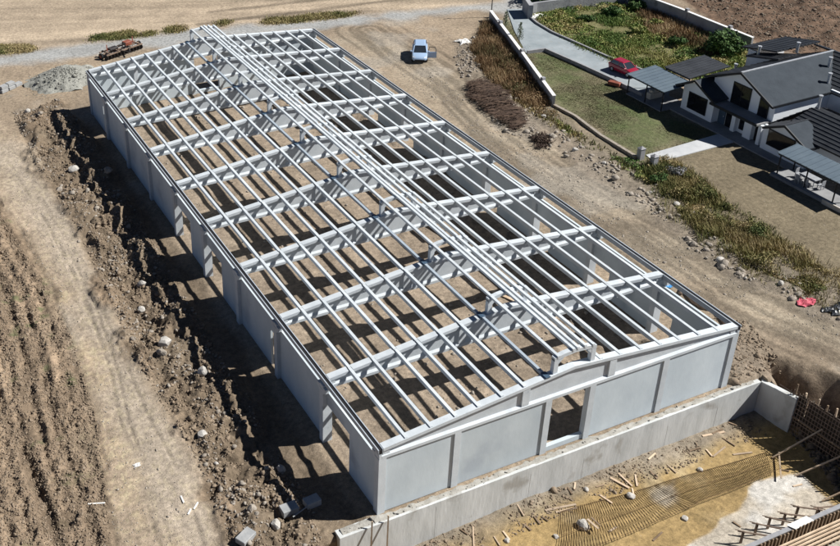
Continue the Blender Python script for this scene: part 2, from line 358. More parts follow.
T = lerp(T, (.43, .345, .225), st * .6); fk = sstep(.6, .75, vnoise(X / .17 + 3 * sml, Y / .3, 64)) * np.maximum(K['straw'], K['track'] * .5); T = lerp(T, (.47, .40, .26), fk * .55)
# ploughed field, left
pd = tc; along = (-X * .36 + Y * .93)
clodn = fbm(pd, along * .55, .55, 3, 21, .65)
fur = np.sin(pd * 2 * PI / 1.25 + 2.4 * (fbm(X, Y, 5, 2, 22) - .5)); furn = fbm(pd, along * .07, 1.0, 3, 23)
Pm = np.clip(K['plough'] - K['straw'] * .4, 0, 1)
T = lerp(T, (.215, .16, .11), Pm); T *= (1 + Pm * (.5 * (clodn - .5) + .6 * (sml - .5) + .4 * (big - .5) + 1.0 * (furn - .5)))[:, None]
H += Pm * (.5 * (clodn - .45) + .10 * fur + .34 * (furn - .5) + .2 * (tiny - .5) + .12 * (vnoise(X / .16, Y / .16, 5) - .5)); GR = GR * (1 - Pm) + 1.0 * Pm
fw = np.abs(ldist(X, Y, poly([(-40, 330), (0, 400), (30, 470), (62, 546), (90, 620)])) + wob * .5)
H -= Pm * .22 * sstep(.5, .1, fw); T *= (1 - .3 * Pm * sstep(.7, .1, fw))[:, None]
T = lerp(T, (.075, .10, .04), Pm * sstep(.66, .8, fbm(X, Y, 1.3, 3, 71)) * sstep(.4, .7, fbm(X, Y, 7, 2, 72)) * .8)
# spoil berm left of the hall
Bm = K['berm']
T = lerp(T, (.19, .142, .098), Bm); T *= (1 + Bm * (1.2 * (med - .5) + .9 * (sml - .5)))[:, None]
T = lerp(T, (.27, .225, .17), Bm * sstep(.55, .75, fbm(X, Y, 3.2, 3, 81)) * .8)
H += Bm * (1.5 * np.clip(fbm(X, Y, 3.6, 3, 82) - .34, 0, 1) + .8 * (fbm(X, Y, 1.2, 3, 83) - .5) + .38 * (tiny - .5) + .3 * (sml - .5) + .16 * (vnoise(X / .17, Y / .17, 6) - .5)); GR = GR * (1 - Bm) + 1.0 * Bm
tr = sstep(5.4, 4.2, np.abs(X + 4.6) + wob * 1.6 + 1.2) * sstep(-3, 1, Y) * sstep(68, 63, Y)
H += -.25 * tr + tr * .5 * (fbm(X, Y, 1.7, 3, 84) - .5); T = lerp(T, (.15, .115, .08), tr * .85)  # trench soil tinted darker to deepen the hall wall's shadow
# gardens, plots, far ploughed land
T = lerp(T, (.165, .135, .09), K['lawn']); T = lerp(T, (.09, .108, .045), K['greenlawn'] * np.clip(.55 + 1.6 * (med - .45), 0, 1))
T = lerp(T, (.15, .14, .065), K['plot']); T = lerp(T, (.24, .15, .08), K['brownplot'] * .8)
T = lerp(T, (.165, .14, .10), K['weedstrip'] * .9)
Em = K['embank']; T = lerp(T, (.205, .172, .135), Em * .7); H += Em * (.6 * np.clip(fbm(X, Y, 2.4, 3, 91) - .35, 0, 1) + .3 * (sml - .5)); GR = np.maximum(GR, Em)
Rp = K['rplough']; T = lerp(T, (.115, .076, .052), Rp); T *= (1 + Rp * 1.5 * (fbm(X, Y, 1.1, 3, 95) - .5))[:, None]
H += Rp * (.4 * (fbm(X * .5 + Y * .5, Y - X, 1.5, 3, 96) - .45) + .6 * (fbm(X, Y, .95, 2, 97) - .5)); GR = np.maximum(GR, Rp)
T = lerp(T, (.22, .17, .125), K['rpath'] * (1 - Rp))
# inside the hall: trampled, flat
hf = K['hallfloor']; T = lerp(T, (.25, .2, .15), hf); T *= (1 + hf * (.5 * (med - .5) + .5 * (sml - .5)))[:, None]
H = H * (1 - hf) + hf * ((med - .5) * .14 + (sml - .5) * .06)
pil = hf * sstep(.6, .8, fbm(X, Y, 1.6, 3, 99)) * sstep(17, 22, X); H += pil * .35; T *= (1 - .3 * pil)[:, None]
# spoil in front of the right corner of the hall
sp = sstep(5.0, 1.0, np.hypot((X - 31.6) * .9, (Y - 2.2)) + wob * 3); H += sp * (.15 + .8 * np.clip(med - .35, 0, 1)); T = lerp(T, (.185, .15, .115), sp * .8); GR = np.maximum(GR, sp)
# flat beds
for key in ('drive', 'house'):
    Q = poly([(505, 8), (530, 8), (570, 40), (665, 74), (672, 90), (640, 98), (600, 80), (545, 54), (510, 30)]) if key == 'drive' else np.array([[56, 14], [80, 14], [80, 46], [56, 46]])
    q = sstep(-2, .5, sdist(X, Y, Q)); H = H * (1 - q) + -.05 * q
q = sstep(-.6, .2, sdist(X, Y, poly([(644, 154), (655, 165), (740, 142), (722, 131)]))); H = H * (1 - q) + -.05 * q
q = sstep(1.0, .2, np.maximum(np.maximum(-X, X - W), np.maximum(-Y, Y - L))) * (1 - hf); H = H * (1 - q * .8)
# building pit with mud, old pour, rubble along the wall
H = H * (1 - cut) + cut * (-2.3 + (med - .5) * 1.0); T = lerp(T, (.12, .085, .06), cut); GR = np.maximum(GR, cut)
Hp = PITZ + (med - .5) * .14 + (sml - .5) * .05
rubw = sstep(2.2, .4, (-.6 - Y) + wob * 2.6); Hp = Hp + rubw * (.10 + .25 * (med - .4) + .12 * (tiny - .5))
Hp = Hp - .35 * sstep(12, 0, X)
Tp = np.tile(np.array([.285, .20, .092]), (len(X), 1)) * (1 + .6 * (big - .5) + .3 * (med - .5))[:, None]
Tp = lerp(Tp, (.34, .275, .17), sstep(.54, .68, fbm(X, Y, 4, 3, 101)) * .6)
Tp = lerp(Tp, (.20, .15, .07), sstep(.55, .7, fbm(X, Y, 3, 4, 102)) * .55)
pour = mask(poly([(690, 546), (715, 525), (735, 508), (748, 488), (775, 480), (800, 478), (850, 520), (900, 560), (860, 600), (650, 600)], PITZ), .12, .5)
pour2 = mask(poly([(652, 488), (676, 478), (680, 500), (668, 512), (655, 503)], PITZ), .35, .9)
pw = np.clip(pour + pour2 * .5, 0, 1)
Tp = lerp(Tp, (.48, .455, .415), pw * (.6 + .4 * sstep(.35, .55, med))); Tp = lerp(Tp, (.22, .19, .155), rubw * .85)
H = H * (1 - pit) + Hp * pit; T = T * (1 - pit[:, None]) + Tp * pit[:, None]; GR = GR * (1 - pit) + pit * (.35 + .5 * rubw) * (1 - pw * .8)
T = np.clip(T, .015, .75)
V = np.c_[X, Y, H]
ni, nj = sh; I = np.arange(ni * nj).reshape(sh)
F = np.stack([I[:-1, :-1], I[1:, :-1], I[1:, 1:], I[:-1, 1:]], -1).reshape(-1, 4)
def H_at(x, y):
    i = min(max(int(np.searchsorted(gx, x)) - 1, 0), ni - 2); j = min(max(int(np.searchsorted(gy, y)) - 1, 0), nj - 2)
    Hh = H.reshape(sh); fx = (x - gx[i]) / (gx[i + 1] - gx[i]); fy = (y - gy[j]) / (gy[j + 1] - gy[j])
    return float(Hh[i, j] * (1 - fx) * (1 - fy) + Hh[i + 1, j] * fx * (1 - fy) + Hh[i, j + 1] * (1 - fx) * fy + Hh[i + 1, j + 1] * fx * fy)
lab = np.zeros(len(X), int)
for n_, m_ in ((1, K['stubble']), (2, K['road']), (3, K['track']), (4, K['plough']), (5, K['rplough']), (6, K['lawn']), (7, pit)):
    lab[m_ > .5] = n_
names = ['ground', 'stubble_field', 'gravel_road', 'dirt_track', 'ploughed_field', 'ploughed_field', 'lawn', 'pit_floor']
desc = ['bare tan building ground around the concrete hall', 'dry straw coloured stubble field beyond the gravel road', 'pale grey gravel road crossing behind the hall',
        'tan haul track with tyre ruts along the ploughed field', 'brown ploughed field of coarse clods left of the haul track', 'dark brown ploughed field behind the white house',
        'patchy dry lawn in front of the white house', 'muddy yellow pit floor with a pale concrete pour']
fl = lab[F[:, 0]]
for n_ in range(8):
    f = F[fl == n_]
    if not len(f): continue
    u, inv = np.unique(f, return_inverse=True)
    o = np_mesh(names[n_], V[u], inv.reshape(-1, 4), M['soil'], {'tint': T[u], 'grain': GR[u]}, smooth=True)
    tag(o, desc[n_], names[n_].replace('_', ' '), kind='structure')
del F, XX, YY

def sheet(name, pts, z, mat, label, th=.12):
    o = MB().slab([(p[0], p[1], z) for p in pts], th).build(name, mat); return tag(o, label, name.replace('_', ' '), kind='structure')
sheet('driveway', poly([(507, 9), (527, 9), (536, 22), (550, 32), (575, 44), (605, 57), (640, 70), (672, 84), (668, 98), (641, 94), (612, 79), (578, 64), (545, 50), (526, 53), (514, 30)]), .035, M['driveway'], 'blue grey paved driveway leading from the road to the carport')
sheet('garden_path', poly([(646, 155), (655, 163), (738, 141), (722, 133)]), .035, M['path'], 'pale concrete garden path from the gate posts to the front door')

# ------------------------------------------------------------------ the precast hall
hall = empty('concrete_hall', (0, 0, 0), 'large unfinished grey precast concrete hall with an open roof of beams and purlins', 'building')
BY = [7.5 * k for k in range(10)]
EZ, RZ, BB = 5.42, 6.86, 4.62       # beam top at the eaves, at the ridge, beam underside
def rz(x): return EZ + (RZ - EZ) * (1 - abs(x - W / 2) / (W / 2))
def beam_y(k): return .26 if k == 0 else (L - .26 if k == 9 else BY[k])
PX = [1.9, 3.65, 5.4, 7.1, 8.8, 10.5, 16.5, 18.15, 19.85, 21.55, 23.25, 24.95, 26.75]
CUTS = sorted(PX + [12.2])
for k in range(10):
    y = beam_y(k); mb = MB()
    half = W / 2
    for s_ in (0, 1):
        def xx(x): return x if s_ == 0 else W - x
        n = 8
        xs = np.linspace(.27, half, n + 1)
        for i in range(n):                                       # web of the tapered I beam
            a, c = xx(xs[i]), xx(xs[i + 1]); za, zc = rz(a) - .2, rz(c) - .2
            t = .10
            mb.add([(a, y - t, BB + .2), (c, y - t, BB + .2), (c, y + t, BB + .2), (a, y + t, BB + .2), (a, y - t, za), (c, y - t, zc), (c, y + t, zc), (a, y + t, za)], [(4, 5, 6, 7), (0, 1, 5, 4), (3, 7, 6, 2)])
    # bottom flange with bevelled shoulders
    f = .26
    mb.add([(0.15, y - f, BB), (0.15, y + f, BB), (0.15, y + f, BB + .22), (0.15, y + .1, BB + .36), (0.15, y - .1, BB + .36), (0.15, y - f, BB + .22)] +
           [(W - .15, y - f, BB), (W - .15, y + f, BB), (W - .15, y + f, BB + .22), (W - .15, y + .1, BB + .36), (W - .15, y - .1, BB + .36), (W - .15, y - f, BB + .22)],
           [(0, 1, 2, 3, 4, 5), (11, 10, 9, 8, 7, 6)] + [(i, i + 6, (i + 1) % 6 + 6, (i + 1) % 6) for i in range(6)])
    # top flange, notched at every purlin
    edges = [.27] + [q for c in CUTS for q in (c - .16, c + .16)] + [W - .27]
    if k in (0, 9): edges = [.27, half, half, W - .27]
    for i in range(0, len(edges), 2):
        a, c = edges[i], edges[i + 1]
        sub = [a, half, c] if a < half < c else [a, c]
        for a, c in zip(sub[:-1], sub[1:]):
            za, zc = rz(a), rz(c); d = .24
            mb.add([(a, y - f, za - d), (c, y - f, zc - d), (c, y + f, zc - d), (a, y + f, za - d), (a, y - f, za), (c, y - f, zc), (c, y + f, zc), (a, y + f, za)],
                   [(0, 3, 2, 1), (4, 5, 6, 7), (0, 1, 5, 4), (1, 2, 6, 5), (2, 3, 7, 6), (3, 0, 4, 7)])
    if k not in (0, 9):                                            # lowered seat under the notches
        for c in CUTS: mb.box(c - .162, c + .162, y - .18, y + .18, rz(c) - .42, rz(c) - .26)
    for sx in (10.66, W - 11.15):                                  # stiffeners on the web
        mb.box(sx - .28, sx + .28, y - .235, y + .235, BB + .3, rz(sx) - .23)
    mb.box(.27, .75, y - .2, y + .2, BB + .23, EZ - .08); mb.box(W - .75, W - .27, y - .2, y + .2, BB + .23, EZ - .08)
    mb.build('roof_beam', M['precast'], hall)
# roof monitor frames along the ridge
for k in range(10):
    y = beam_y(k); mb = MB()
    for x in (12.82, 15.78):
        mb.box(x - .17, x + .17, y - .16, y + .16, rz(x) - .35, 7.82)
    pts = [(12.65, 7.98), (13.4, 8.12), (14.3, 8.2), (15.2, 8.12), (15.95, 7.98)]
    for a, c in zip(pts[:-1], pts[1:]):
        mb.add([(a[0], y - .17, a[1] - .26), (c[0], y - .17, c[1] - .26), (c[0], y + .17, c[1] - .26), (a[0], y + .17, a[1] - .26), (a[0], y - .17, a[1]), (c[0], y - .17, c[1]), (c[0], y + .17, c[1]), (a[0], y + .17, a[1])],
               [(0, 3, 2, 1), (4, 5, 6, 7), (0, 1, 5, 4), (1, 2, 6, 5), (2, 3, 7, 6), (3, 0, 4, 7)])
    for x, s_ in ((12.99, 1), (15.61, -1)):
        mb.add([(x, y - .15, 7.75), (x + s_ * .4, y - .15, 7.8), (x, y - .15, 7.4), (x, y + .15, 7.75), (x + s_ * .4, y + .15, 7.8), (x, y + .15, 7.4)], [(0, 1, 2), (3, 5, 4), (0, 3, 4, 1), (1, 4, 5, 2)])
    mb.build('monitor_frame', M['precast'], hall)
def purlin(x, top, w=.21, h=.32, mat='precast', y0=.05, y1=L - .05, name='purlin'):
    mb = MB()
    ks = [y0] + BY[1:-1] + [y1]
    for a, c in zip(ks[:-1], ks[1:]):
        jx = rnd.uniform(-.035, .035); jz = rnd.uniform(-.02, .02)
        a2, c2 = a + .012, c - .012
        mb.add([(x + jx - w * .38, a2, top - h + jz), (x + jx + w * .38, a2, top - h + jz), (x + jx + w * .38, c2, top - h + jz), (x + jx - w * .38, c2, top - h + jz),
                (x + jx - w / 2, a2, top + jz), (x + jx + w / 2, a2, top + jz), (x + jx + w / 2, c2, top + jz), (x + jx - w / 2, c2, top + jz)],
               [(0, 3, 2, 1), (4, 5, 6, 7), (0, 1, 5, 4), (1, 2, 6, 5), (2, 3, 7, 6), (3, 0, 4, 7)])
    return mb.build(name, M[mat], hall)
for x in PX: purlin(x, rz(x) + .06)
bp = purlin(12.2, rz(12.2) + .06, .2, .26, 'bluesteel'); bp['label'] = 'blue grey purlin with dark brackets beside the roof monitor'
for k in range(10):
    y = beam_y(k); MB().box(11.98, 12.42, y - .2, y + .2, rz(12.2) - .24, rz(12.2) - .19).box(12.02, 12.38, y - .3, y + .3, rz(12.2) + .03, rz(12.2) + .085).build('bracket', M['bracket'], bp)
for x, t in ((12.92, 8.13), (14.06, 8.3), (14.42, 8.31), (15.02, 8.27), (15.66, 8.15)): purlin(x, t, .2, .2, name='ridge_purlin')
# side columns with corbels
for side in (0, 1):
    for k in range(10):
        y = min(max(BY[k], .26), L - .26)
        def fx(x): return x if side == 0 else W - x
        co_ = -.03 if k in (0, 9) else -.2
        mb = MB(); a, c = sorted((fx(co_), fx(.5)))
        mb.box(a, c, y - .26, y + .26, -.6, BB - .003)
        a, c = sorted((fx(co_ + .02), fx(.16)))
        mb.box(a, c, y - .26, y + .26, BB, 4.945)
        for s_ in (-1, 1):                                         # widening head
            if (k == 0 and s_ < 0) or (k == 9 and s_ > 0): continue
            x0, x1 = fx(co_), fx(.086)
            ya, yb = y + s_ * .26, y + s_ * .62
            mb.add([(x0, ya, 4.31), (x1, ya, 4.31), (x1, ya, 4.86), (x0, ya, 4.86), (x0, yb, 4.56), (x1, yb, 4.56), (x1, yb, 4.86), (x0, yb, 4.86)],
                   [(0, 1, 2, 3), (4, 7, 6, 5), (0, 4, 5, 1), (3, 2, 6, 7), (0, 3, 7, 4), (1, 5, 6, 2)])
        mb.build('column', M['precast'], hall)
# U shaped eaves gutter beams, one per bay, each trough filled by a plain black box
for side in (0, 1):
    def fx(x): return x if side == 0 else W - x
    for k in range(9):
        y0, y1 = (BY[k] if k else 0) + .006, BY[k + 1] - .006
        mb = MB()
        prof = [(-.03, 4.95), (.18, 4.95), (.265, 5.42), (.205, 5.42), (.195, 5.05), (-.035, 5.05), (-.04, 5.42), (-.1, 5.42)]
        n_ = len(prof); mb.add([(fx(a), y0, z) for a, z in prof] + [(fx(a), y1, z) for a, z in prof], [(0, 1, 4, 5), (1, 2, 3, 4), (0, 5, 6, 7), (8, 13, 12, 9), (9, 12, 11, 10), (8, 15, 14, 13)] + [(i, i + n_, (i + 1) % n_ + n_, (i + 1) % n_) for i in range(n_)])
        g_ = mb.build('gutter_beam', M['gutter'], hall)
        a, c = sorted((fx(-.032), fx(.192))); MB().box(a, c, y0 + .002, y1 - .002, 5.053, 5.37).build('gutter_infill', M['trough_black'], g_)
# wall panels between the columns; each side bay may leave a gap beside a column
gapsL = {0: (3.95, 7.2), 2: (15.3, 16.35), 3: (26.1, 29.7), 4: (33.7, 37.2), 8: (60.3, 61.6)}
gapsL = {0: (4.0, 7.24), 2: (15.26, 16.5), 3: (26.4, 29.74), 4: (33.9, 37.24), 8: (60.26, 61.8)}
gapsR = {0: (5.6, 7.24), 1: (12.6, 14.74), 2: (20.2, 22.24), 3: (27.9, 29.74), 5: (43.0, 44.74), 6: (50.6, 52.24)}
for side, gaps in ((0, gapsL), (1, gapsR)):
    def fx(x): return x if side == 0 else W - x
    for k in range(9):
        y0, y1 = BY[k] + (.26 if k else .52), BY[k + 1] - (.26 if k < 8 else .52)
        a, c = sorted((fx(.09), fx(.27))); mb = MB(); tp = 4.47
        if k in gaps:
            p, q = gaps[k]; zt = 3.35 if side == 0 else 2.85
            if p - y0 > .1: mb.box(a, c, y0, p, -.5, zt)
            if y1 - q > .1: mb.box(a, c, q, y1, -.5, zt)
            mb.box(a, c, y0, y1, zt, tp)
        else: mb.box(a, c, y0, y1, -.5, tp)
        mb.build('wall_panel', M['panel'], hall)
# gable walls
GC = [.0, 5.4, 12.34, 15.9, 22.1, W]
for k, (yf, s_) in enumerate(((0, 1), (L, -1))):
    def yy(d): return yf + s_ * d
    for i, x in enumerate(GC):
        if i in (0, 5): continue
        a, c = sorted((yy(.0), yy(.45))); MB().box(x, x + .48, a, c, -.3, BB - .004).build('column', M['precast'], hall)
    spans = [(.43, 5.4), (5.88, 12.34), (16.38, 22.1), (22.58, W - .43)]
    for x0, x1 in spans:
        a, c = sorted((yy(.09), yy(.27))); MB().box(x0 + .004, x1 - .004, a, c, .04, BB - .012).build('wall_panel', M['panel'], hall)
    a, c = sorted((yy(.1), yy(.4))); MB().box(12.83, 15.89, a, c, .02, .42).build('door_sill', M['panel'], hall)

# ------------------------------------------------------------------ pit walls and formwork
rw = empty('retaining_wall', (14, -.6, -3.3), 'long pale cast concrete retaining wall below the front of the hall', 'wall')
mb = MB(); n = 14
mb.box(-3.0, 31.4, -.66, .06, -3.6, -.05)
for i in range(6):
    x = -1 + i * 5.9 + rnd.uniform(-1.2, 1.2); mb.box(x, x + .03, -.668, -.655, -3.5, -.3 - rnd.random() * .8)
mb.build('wall_face', M['cast'], rw, (14, -.6, -3.3), bevel=.03)
mb = MB().add([(31.402, -.66, -3.6), (31.85, -.3, -3.6), (32.35, -3.2, -3.6), (31.95, -3.25, -3.6), (31.402, -.66, -.05), (31.85, -.3, -.1), (32.35, -3.2, .1), (31.95, -3.25, .1)],
              [(0, 3, 2, 1), (4, 5, 6, 7), (0, 1, 5, 4), (1, 2, 6, 5), (2, 3, 7, 6), (3, 0, 4, 7)])
mb.build('return_wall', M['cast'], rw, (14, -.6, -3.3), bevel=.03)
n_ = 150; Vd = []; Fd = []
for i in range(n_ + 1):
    x = -2.7 + 33.6 * i / n_
    for j in range(5):
        y = -.60 + .65 * j / 4 + (.13 * (vnoise(np.array([x * 1.3]), np.array([3.3]), 601)[0] - .2) if j == 0 else 0)
        Vd.append((x, y, -.075 + (.09 * float(vnoise(np.array([x * 2.6]), np.array([y * 6]), 602)[0]) * (1.25 if j > 1 else .7) + (.02 if 0 < j < 4 else -.04))))
for i in range(n_):
    for j in range(4): Fd.append((i * 5 + j, (i + 1) * 5 + j, (i + 1) * 5 + j + 1, i * 5 + j + 1))
MB().add(Vd, Fd).build('ledge_dirt', M['ledge'], rw, (14, -.6, -3.3), smooth=True)
led = MB()
for i in range(150):
    x = rnd.uniform(-2.5, 30.5); y = rnd.uniform(-.5, -.05); s_ = rnd.gammavariate(1.6, .022); z = .0
    led.bar((x, y, z + s_ * .3), (x + rnd.uniform(-.3, .3) * s_ * 6, y + rnd.uniform(-.1, .1), z + s_ * .4), s_ * 1.2, s_)
led.build('mortar_crumbs', M['ledge'], rw, (14, -.6, -3.3))
# formwork with rebar, right side of the pit
fo = (32.3, -6.5, -3)
fw_ = empty('rebar_formwork', fo, 'dark plywood formwork with a rusty rebar grid on the right side of the pit', 'formwork')
A, B = Vector((32.1, -2.6, 0)), Vector((33.0, -13.0, 0))
dd = (B - A).normalized(); nn = Vector((dd.y, -dd.x, 0))
if nn.x > 0: nn = -nn
def on(t, off, z): p = A + dd * t + nn * off; return (p.x, p.y, z)
LEN = (B - A).length
mb = MB()
for i in range(8):
    t0, t1 = LEN * i / 8, LEN * (i + 1) / 8 - .03
    mb.bar(on(t0 + .65 * (i == 0), -.12, -1.48 + rnd.uniform(-.05, .05)), on(t1, -.12, -1.48 + rnd.uniform(-.05, .05)), .05, 3.7)
mb.build('plywood_panel', M['ply'], fw_, fo)
mb = MB()
for i in range(int(LEN / .22)): mb.tube([on(i * .22, .06, -3.2), on(i * .22 + .03, .06, .5 + rnd.uniform(-.1, .3))], .032, 4)
for z in np.arange(-2.9, .4, .36): mb.tube([on(-.9, .09, z), on(LEN, .09, z)], .036, 4)
mb.build('rebar_grid', M['rust'], fw_, fo)
mb = MB()
for z in (-1.5,): mb.bar(on(0, .16, z), on(LEN, .16, z), .06, .08)
mb.build('waler', M['oldtimber'], fw_, fo)
for i in range(13):
    t = .25 + i * .78 + rnd.uniform(-.1, .1); mb = MB()
    mb.bar(on(t, -.22, -.8), on(t + rnd.uniform(-.1, .1), -.22, .8 + rnd.uniform(-.2, .35)), .1, .1)
    mb.build('timber_post', M['timber' if i % 3 else 'oldtimber'], fw_, fo)
for i, (p0, p1) in enumerate((((772, 458, -2.95), (790, 437, -1.6)), ((795, 476, -2.95), (818, 455, -1.6)), ((822, 501, -2.95), (840, 485, -1.7)))):
    a_, b_ = G(*p0), Vector(on([2.9, 5.3, 7.6][i], .2, -.9))
    o = MB().bar(a_, b_, .09, .09).build('timber_prop', M['timber']); tag(o, ['long slanting timber prop nearest the corner of the pit', 'middle slanting timber prop bracing the rebar formwork', 'slanting timber prop bracing the formwork at the right edge of the photo'][i], 'timber prop')
# front formwork wall (seen from its outer side)
fo2 = (25, -11.9, -3)
ff = empty('timber_formwork', fo2, 'long timber formwork wall with pale walers at the bottom right corner', 'formwork')
mb = MB()
for i in range(9): mb.box(18.2 + i * 1.6, 19.78 + i * 1.6, -11.75, -11.69, -3.2, -.02)
mb.build('plywood_panel', M['ply'], ff, fo2)
MB().box(18.2, 32.9, -11.68, -11.38, -3.2, -.06).build('wall_core', M['post'], ff, fo2)
mb = MB()
for i in range(46): mb.bar((18.3 + i * .32, -11.82, -3.1), (18.3 + i * .32 + rnd.uniform(-.02, .02), -11.82, .02 + rnd.uniform(-.06, .1)), .09, .1)
mb.build('stud', M['oldtimber'], ff, fo2)
mb = MB()
for z in (-.8, -1.2, -1.6, -2.05, -2.5):
    for dy in (0,): mb.bar((18.2, -11.93, z), (32.9, -11.93, z + .02), .1, .13)
mb.build('waler', M['timber'], ff, fo2)
cover = MB().slab([(22.2, -11.3, .0), (23.9, -11.25, -.02), (24.0, -11.75, .02), (22.4, -11.8, .05)], .03); o = cover.build('plastic_sheet', M['whitesheet']); tag(o, 'crumpled pale plastic sheet lying on top of the front formwork', 'plastic sheet')
# rebar chairs on the pour
chair_top = [((743, 532), (773, 537)), ((757, 524), (790, 531)), ((770, 518), (797, 524)), ((785, 514), (812, 517)), ((798, 507), (819, 510)), ((818, 508), (838, 506))]
for i, (p, q) in enumerate(chair_top):
    a_, b_ = G(*p, -2.0), G(*q, -2.0); d_ = (b_ - a_).normalized(); mb = MB()
    mb.tube([a_ - d_ * .3, b_ + d_ * .2], .055, 5)
    for e in (a_, b_):
        mb.tube([(e.x, e.y, -3.05), (e.x, e.y, -1.93)], .062, 5); mb.tube([(e.x + .09, e.y - .03, -3.05), (e.x + .09, e.y - .03, -1.98)], .04, 4)
    mb.tube([(a_.x - .35, a_.y + .3, -1.92), (a_.x + .3, a_.y - .3, -2.0)], .045, 4)
    o = mb.build('rebar_chair', M['rust']); tag(o, 'rusty rebar chair standing on the pale concrete pour beside the front formwork', 'rebar chair', 'rebar chairs standing on the concrete pour')
# reinforcement mats: sagging wire meshes over the mud
def sag_mat(name, corners, label, lift, sp=.15, cross=2.2):
    c = [Vector((p.x, p.y, 0)) for p in corners]; mb = MB()
    def pt(u, v):
        p = (c[0] * (1 - u) + c[1] * u) * (1 - v) + (c[3] * (1 - u) + c[2] * u) * v
        z = -2.93 + lift * 1.25 * max(0, v) ** 1.4 + .05 * math.sin(u * 7 + v)
        return Vector((p.x, p.y, z))
    lu = (c[1] - c[0]).length; lv = (c[3] - c[0]).length
    n = int(lu / sp)
    for i in range(n + 1):
        u = i / n; mb.tube([pt(u, v) for v in np.linspace(-.02, 1.02 + rnd.uniform(-.03, .01), 6)], .019, 4)
    m = max(2, int(lv / cross))
    for j in range(m + 1): mb.tube([pt(u, j / m) + Vector((0, 0, .02)) for u in np.linspace(0, 1, 24)], .016, 4)
    o = mb.build(name, M['rustmesh']); tag(o, label, 'rebar mat'); return o
sag_mat('rebar_mat', [G(655, 486, -3), G(767, 453, -3), G(780, 475, -3), G(694, 510, -3)], 'rusty rebar mat by the formwork corner, the right one of two lying end to end', .42)
sag_mat('rebar_mat', [G(560, 513, -3), G(657, 486, -3), G(697, 509, -3), G(562, 566, -3)], 'rusty rebar mat lying lower left on the yellow mud of the pit', .34)
# stones and boards in the pit
def rock_mesh(r, seed, flat=.75, sub=2):
    bm = bmesh.new(); bmesh.ops.create_icosphere(bm, subdivisions=sub, radius=r)
    q = random.Random(seed); ax = Vector((q.uniform(.75, 1.2), q.uniform(.75, 1.2), flat * q.uniform(.85, 1.1)))
    planes = [Vector((q.gauss(0, 1), q.gauss(0, 1), q.gauss(0, 1))).normalized() for _ in range(9)]
    for v in bm.verts:
        p = v.co.copy()
        for pl in planes:
            d = p.dot(pl) - r * .74
            if d > 0: p -= pl * d
        p *= 1 + q.uniform(-.04, .04)
        v.co = Vector((p.x * ax.x, p.y * ax.y, p.z * ax.z))
    me = bpy.data.meshes.new('rock'); bm.to_mesh(me); bm.free(); return me
def rock(px, py, r, mat, label, group=None, z=None, seed=None, name='rock', cat='rock', flat=.75, z0=0):
    p = G(px, py, z0); me = rock_mesh(r, seed if seed is not None else int(px * 7 + py), flat); me.materials.append(M[mat])
    o = bpy.data.objects.new(name, me); COL.objects.link(o); o.location = (p.x, p.y, (H_at(p.x, p.y) if z is None else z) + r * flat * .35); o.rotation_euler = (0, 0, rnd.uniform(0, 6))
    return tag(o, label, cat, group)
def plank(px, py, px2, py2, label, group=None, mat='timber', z0=-3, w=.12, h=.05, name='timber_board', lift=0.03):
    a_, b_ = G(px, py, z0), G(px2, py2, z0)
    a_.z = H_at(a_.x, a_.y) + lift; b_.z = H_at(b_.x, b_.y) + lift + .03
    o = MB().bar(a_, b_, w, h).build(name, M[mat]); return tag(o, label, 'board', group)
rock(583, 527, .52, 'whitestone', 'white boulder under two boards on the yellow pit mud', z0=-3, name='boulder', cat='boulder', seed=3)
plank(587, 521, 598, 531, 'pale board leaning on the white boulder in the pit', z0=-2.7, lift=.45, w=.16)
plank(591, 519, 600, 528, 'thin dark board beside the white boulder in the pit', z0=-2.7, lift=.42, w=.1, mat='oldtimber')
plank(545, 511, 576, 505, 'long pale board lying across two others on the pit floor', w=.16)
plank(556, 513, 577, 508, 'shorter pale board lying parallel to the longest board in the pit', w=.14)
plank(610, 479, 629, 489, 'long slanting board by the rubble under the retaining wall', w=.17)
plank(618, 475, 632, 487, 'thin board beside the long slanting board under the retaining wall', w=.12)
plank(702, 438, 724, 434, 'pale flat board near the top of the mud by the far pit corner', w=.18)
plank(733, 455, 752, 453, 'pale board beside the upper edge of the right rebar mat', w=.14)
plank(778, 455, 780, 482, 'pale upright lath lying at the right end of the rebar mat', w=.1, lift=.3)
bd = [(473, 526, 474, 546), (460, 529, 468, 534), (503, 531, 510, 540), (517, 507, 524, 517), (524, 524, 531, 531), (480, 512, 487, 509), (494, 536, 500, 545), (534, 517, 540, 525), (541, 517, 548, 522), (599, 495, 612, 504), (567, 489, 572, 496), (575, 484, 574, 492),
      (596, 488, 604, 486), (635, 476, 637, 487), (650, 472, 657, 480), (667, 466, 676, 474), (706, 450, 712, 457), (713, 457, 725, 448), (722, 440, 735, 447), (690, 451, 700, 449), (653, 541, 662, 533), (609, 532, 616, 528), (741, 527, 733, 522), (780, 470, 789, 472), (793, 487, 802, 485), (728, 424, 736, 428), (712, 436, 722, 431), (655, 455, 648, 462), (632, 489, 634, 498)]
for q in bd: plank(*q, 'short loose timber offcut on the muddy pit floor', 'loose timber offcuts on the pit floor', mat='timber' if rnd.random() < .7 else 'oldtimber', w=rnd.uniform(.08, .13))
for px, py, r in ((462, 521, .22), (507, 540, .2), (586, 491, .2), (631, 497, .3), (685, 519, .22), (556, 537, .18), (700, 470, .2)):
    rock(px, py, r, 'whitestone', 'small pale lump of concrete on the pit floor', 'pale concrete lumps on the pit floor', z0=-3)
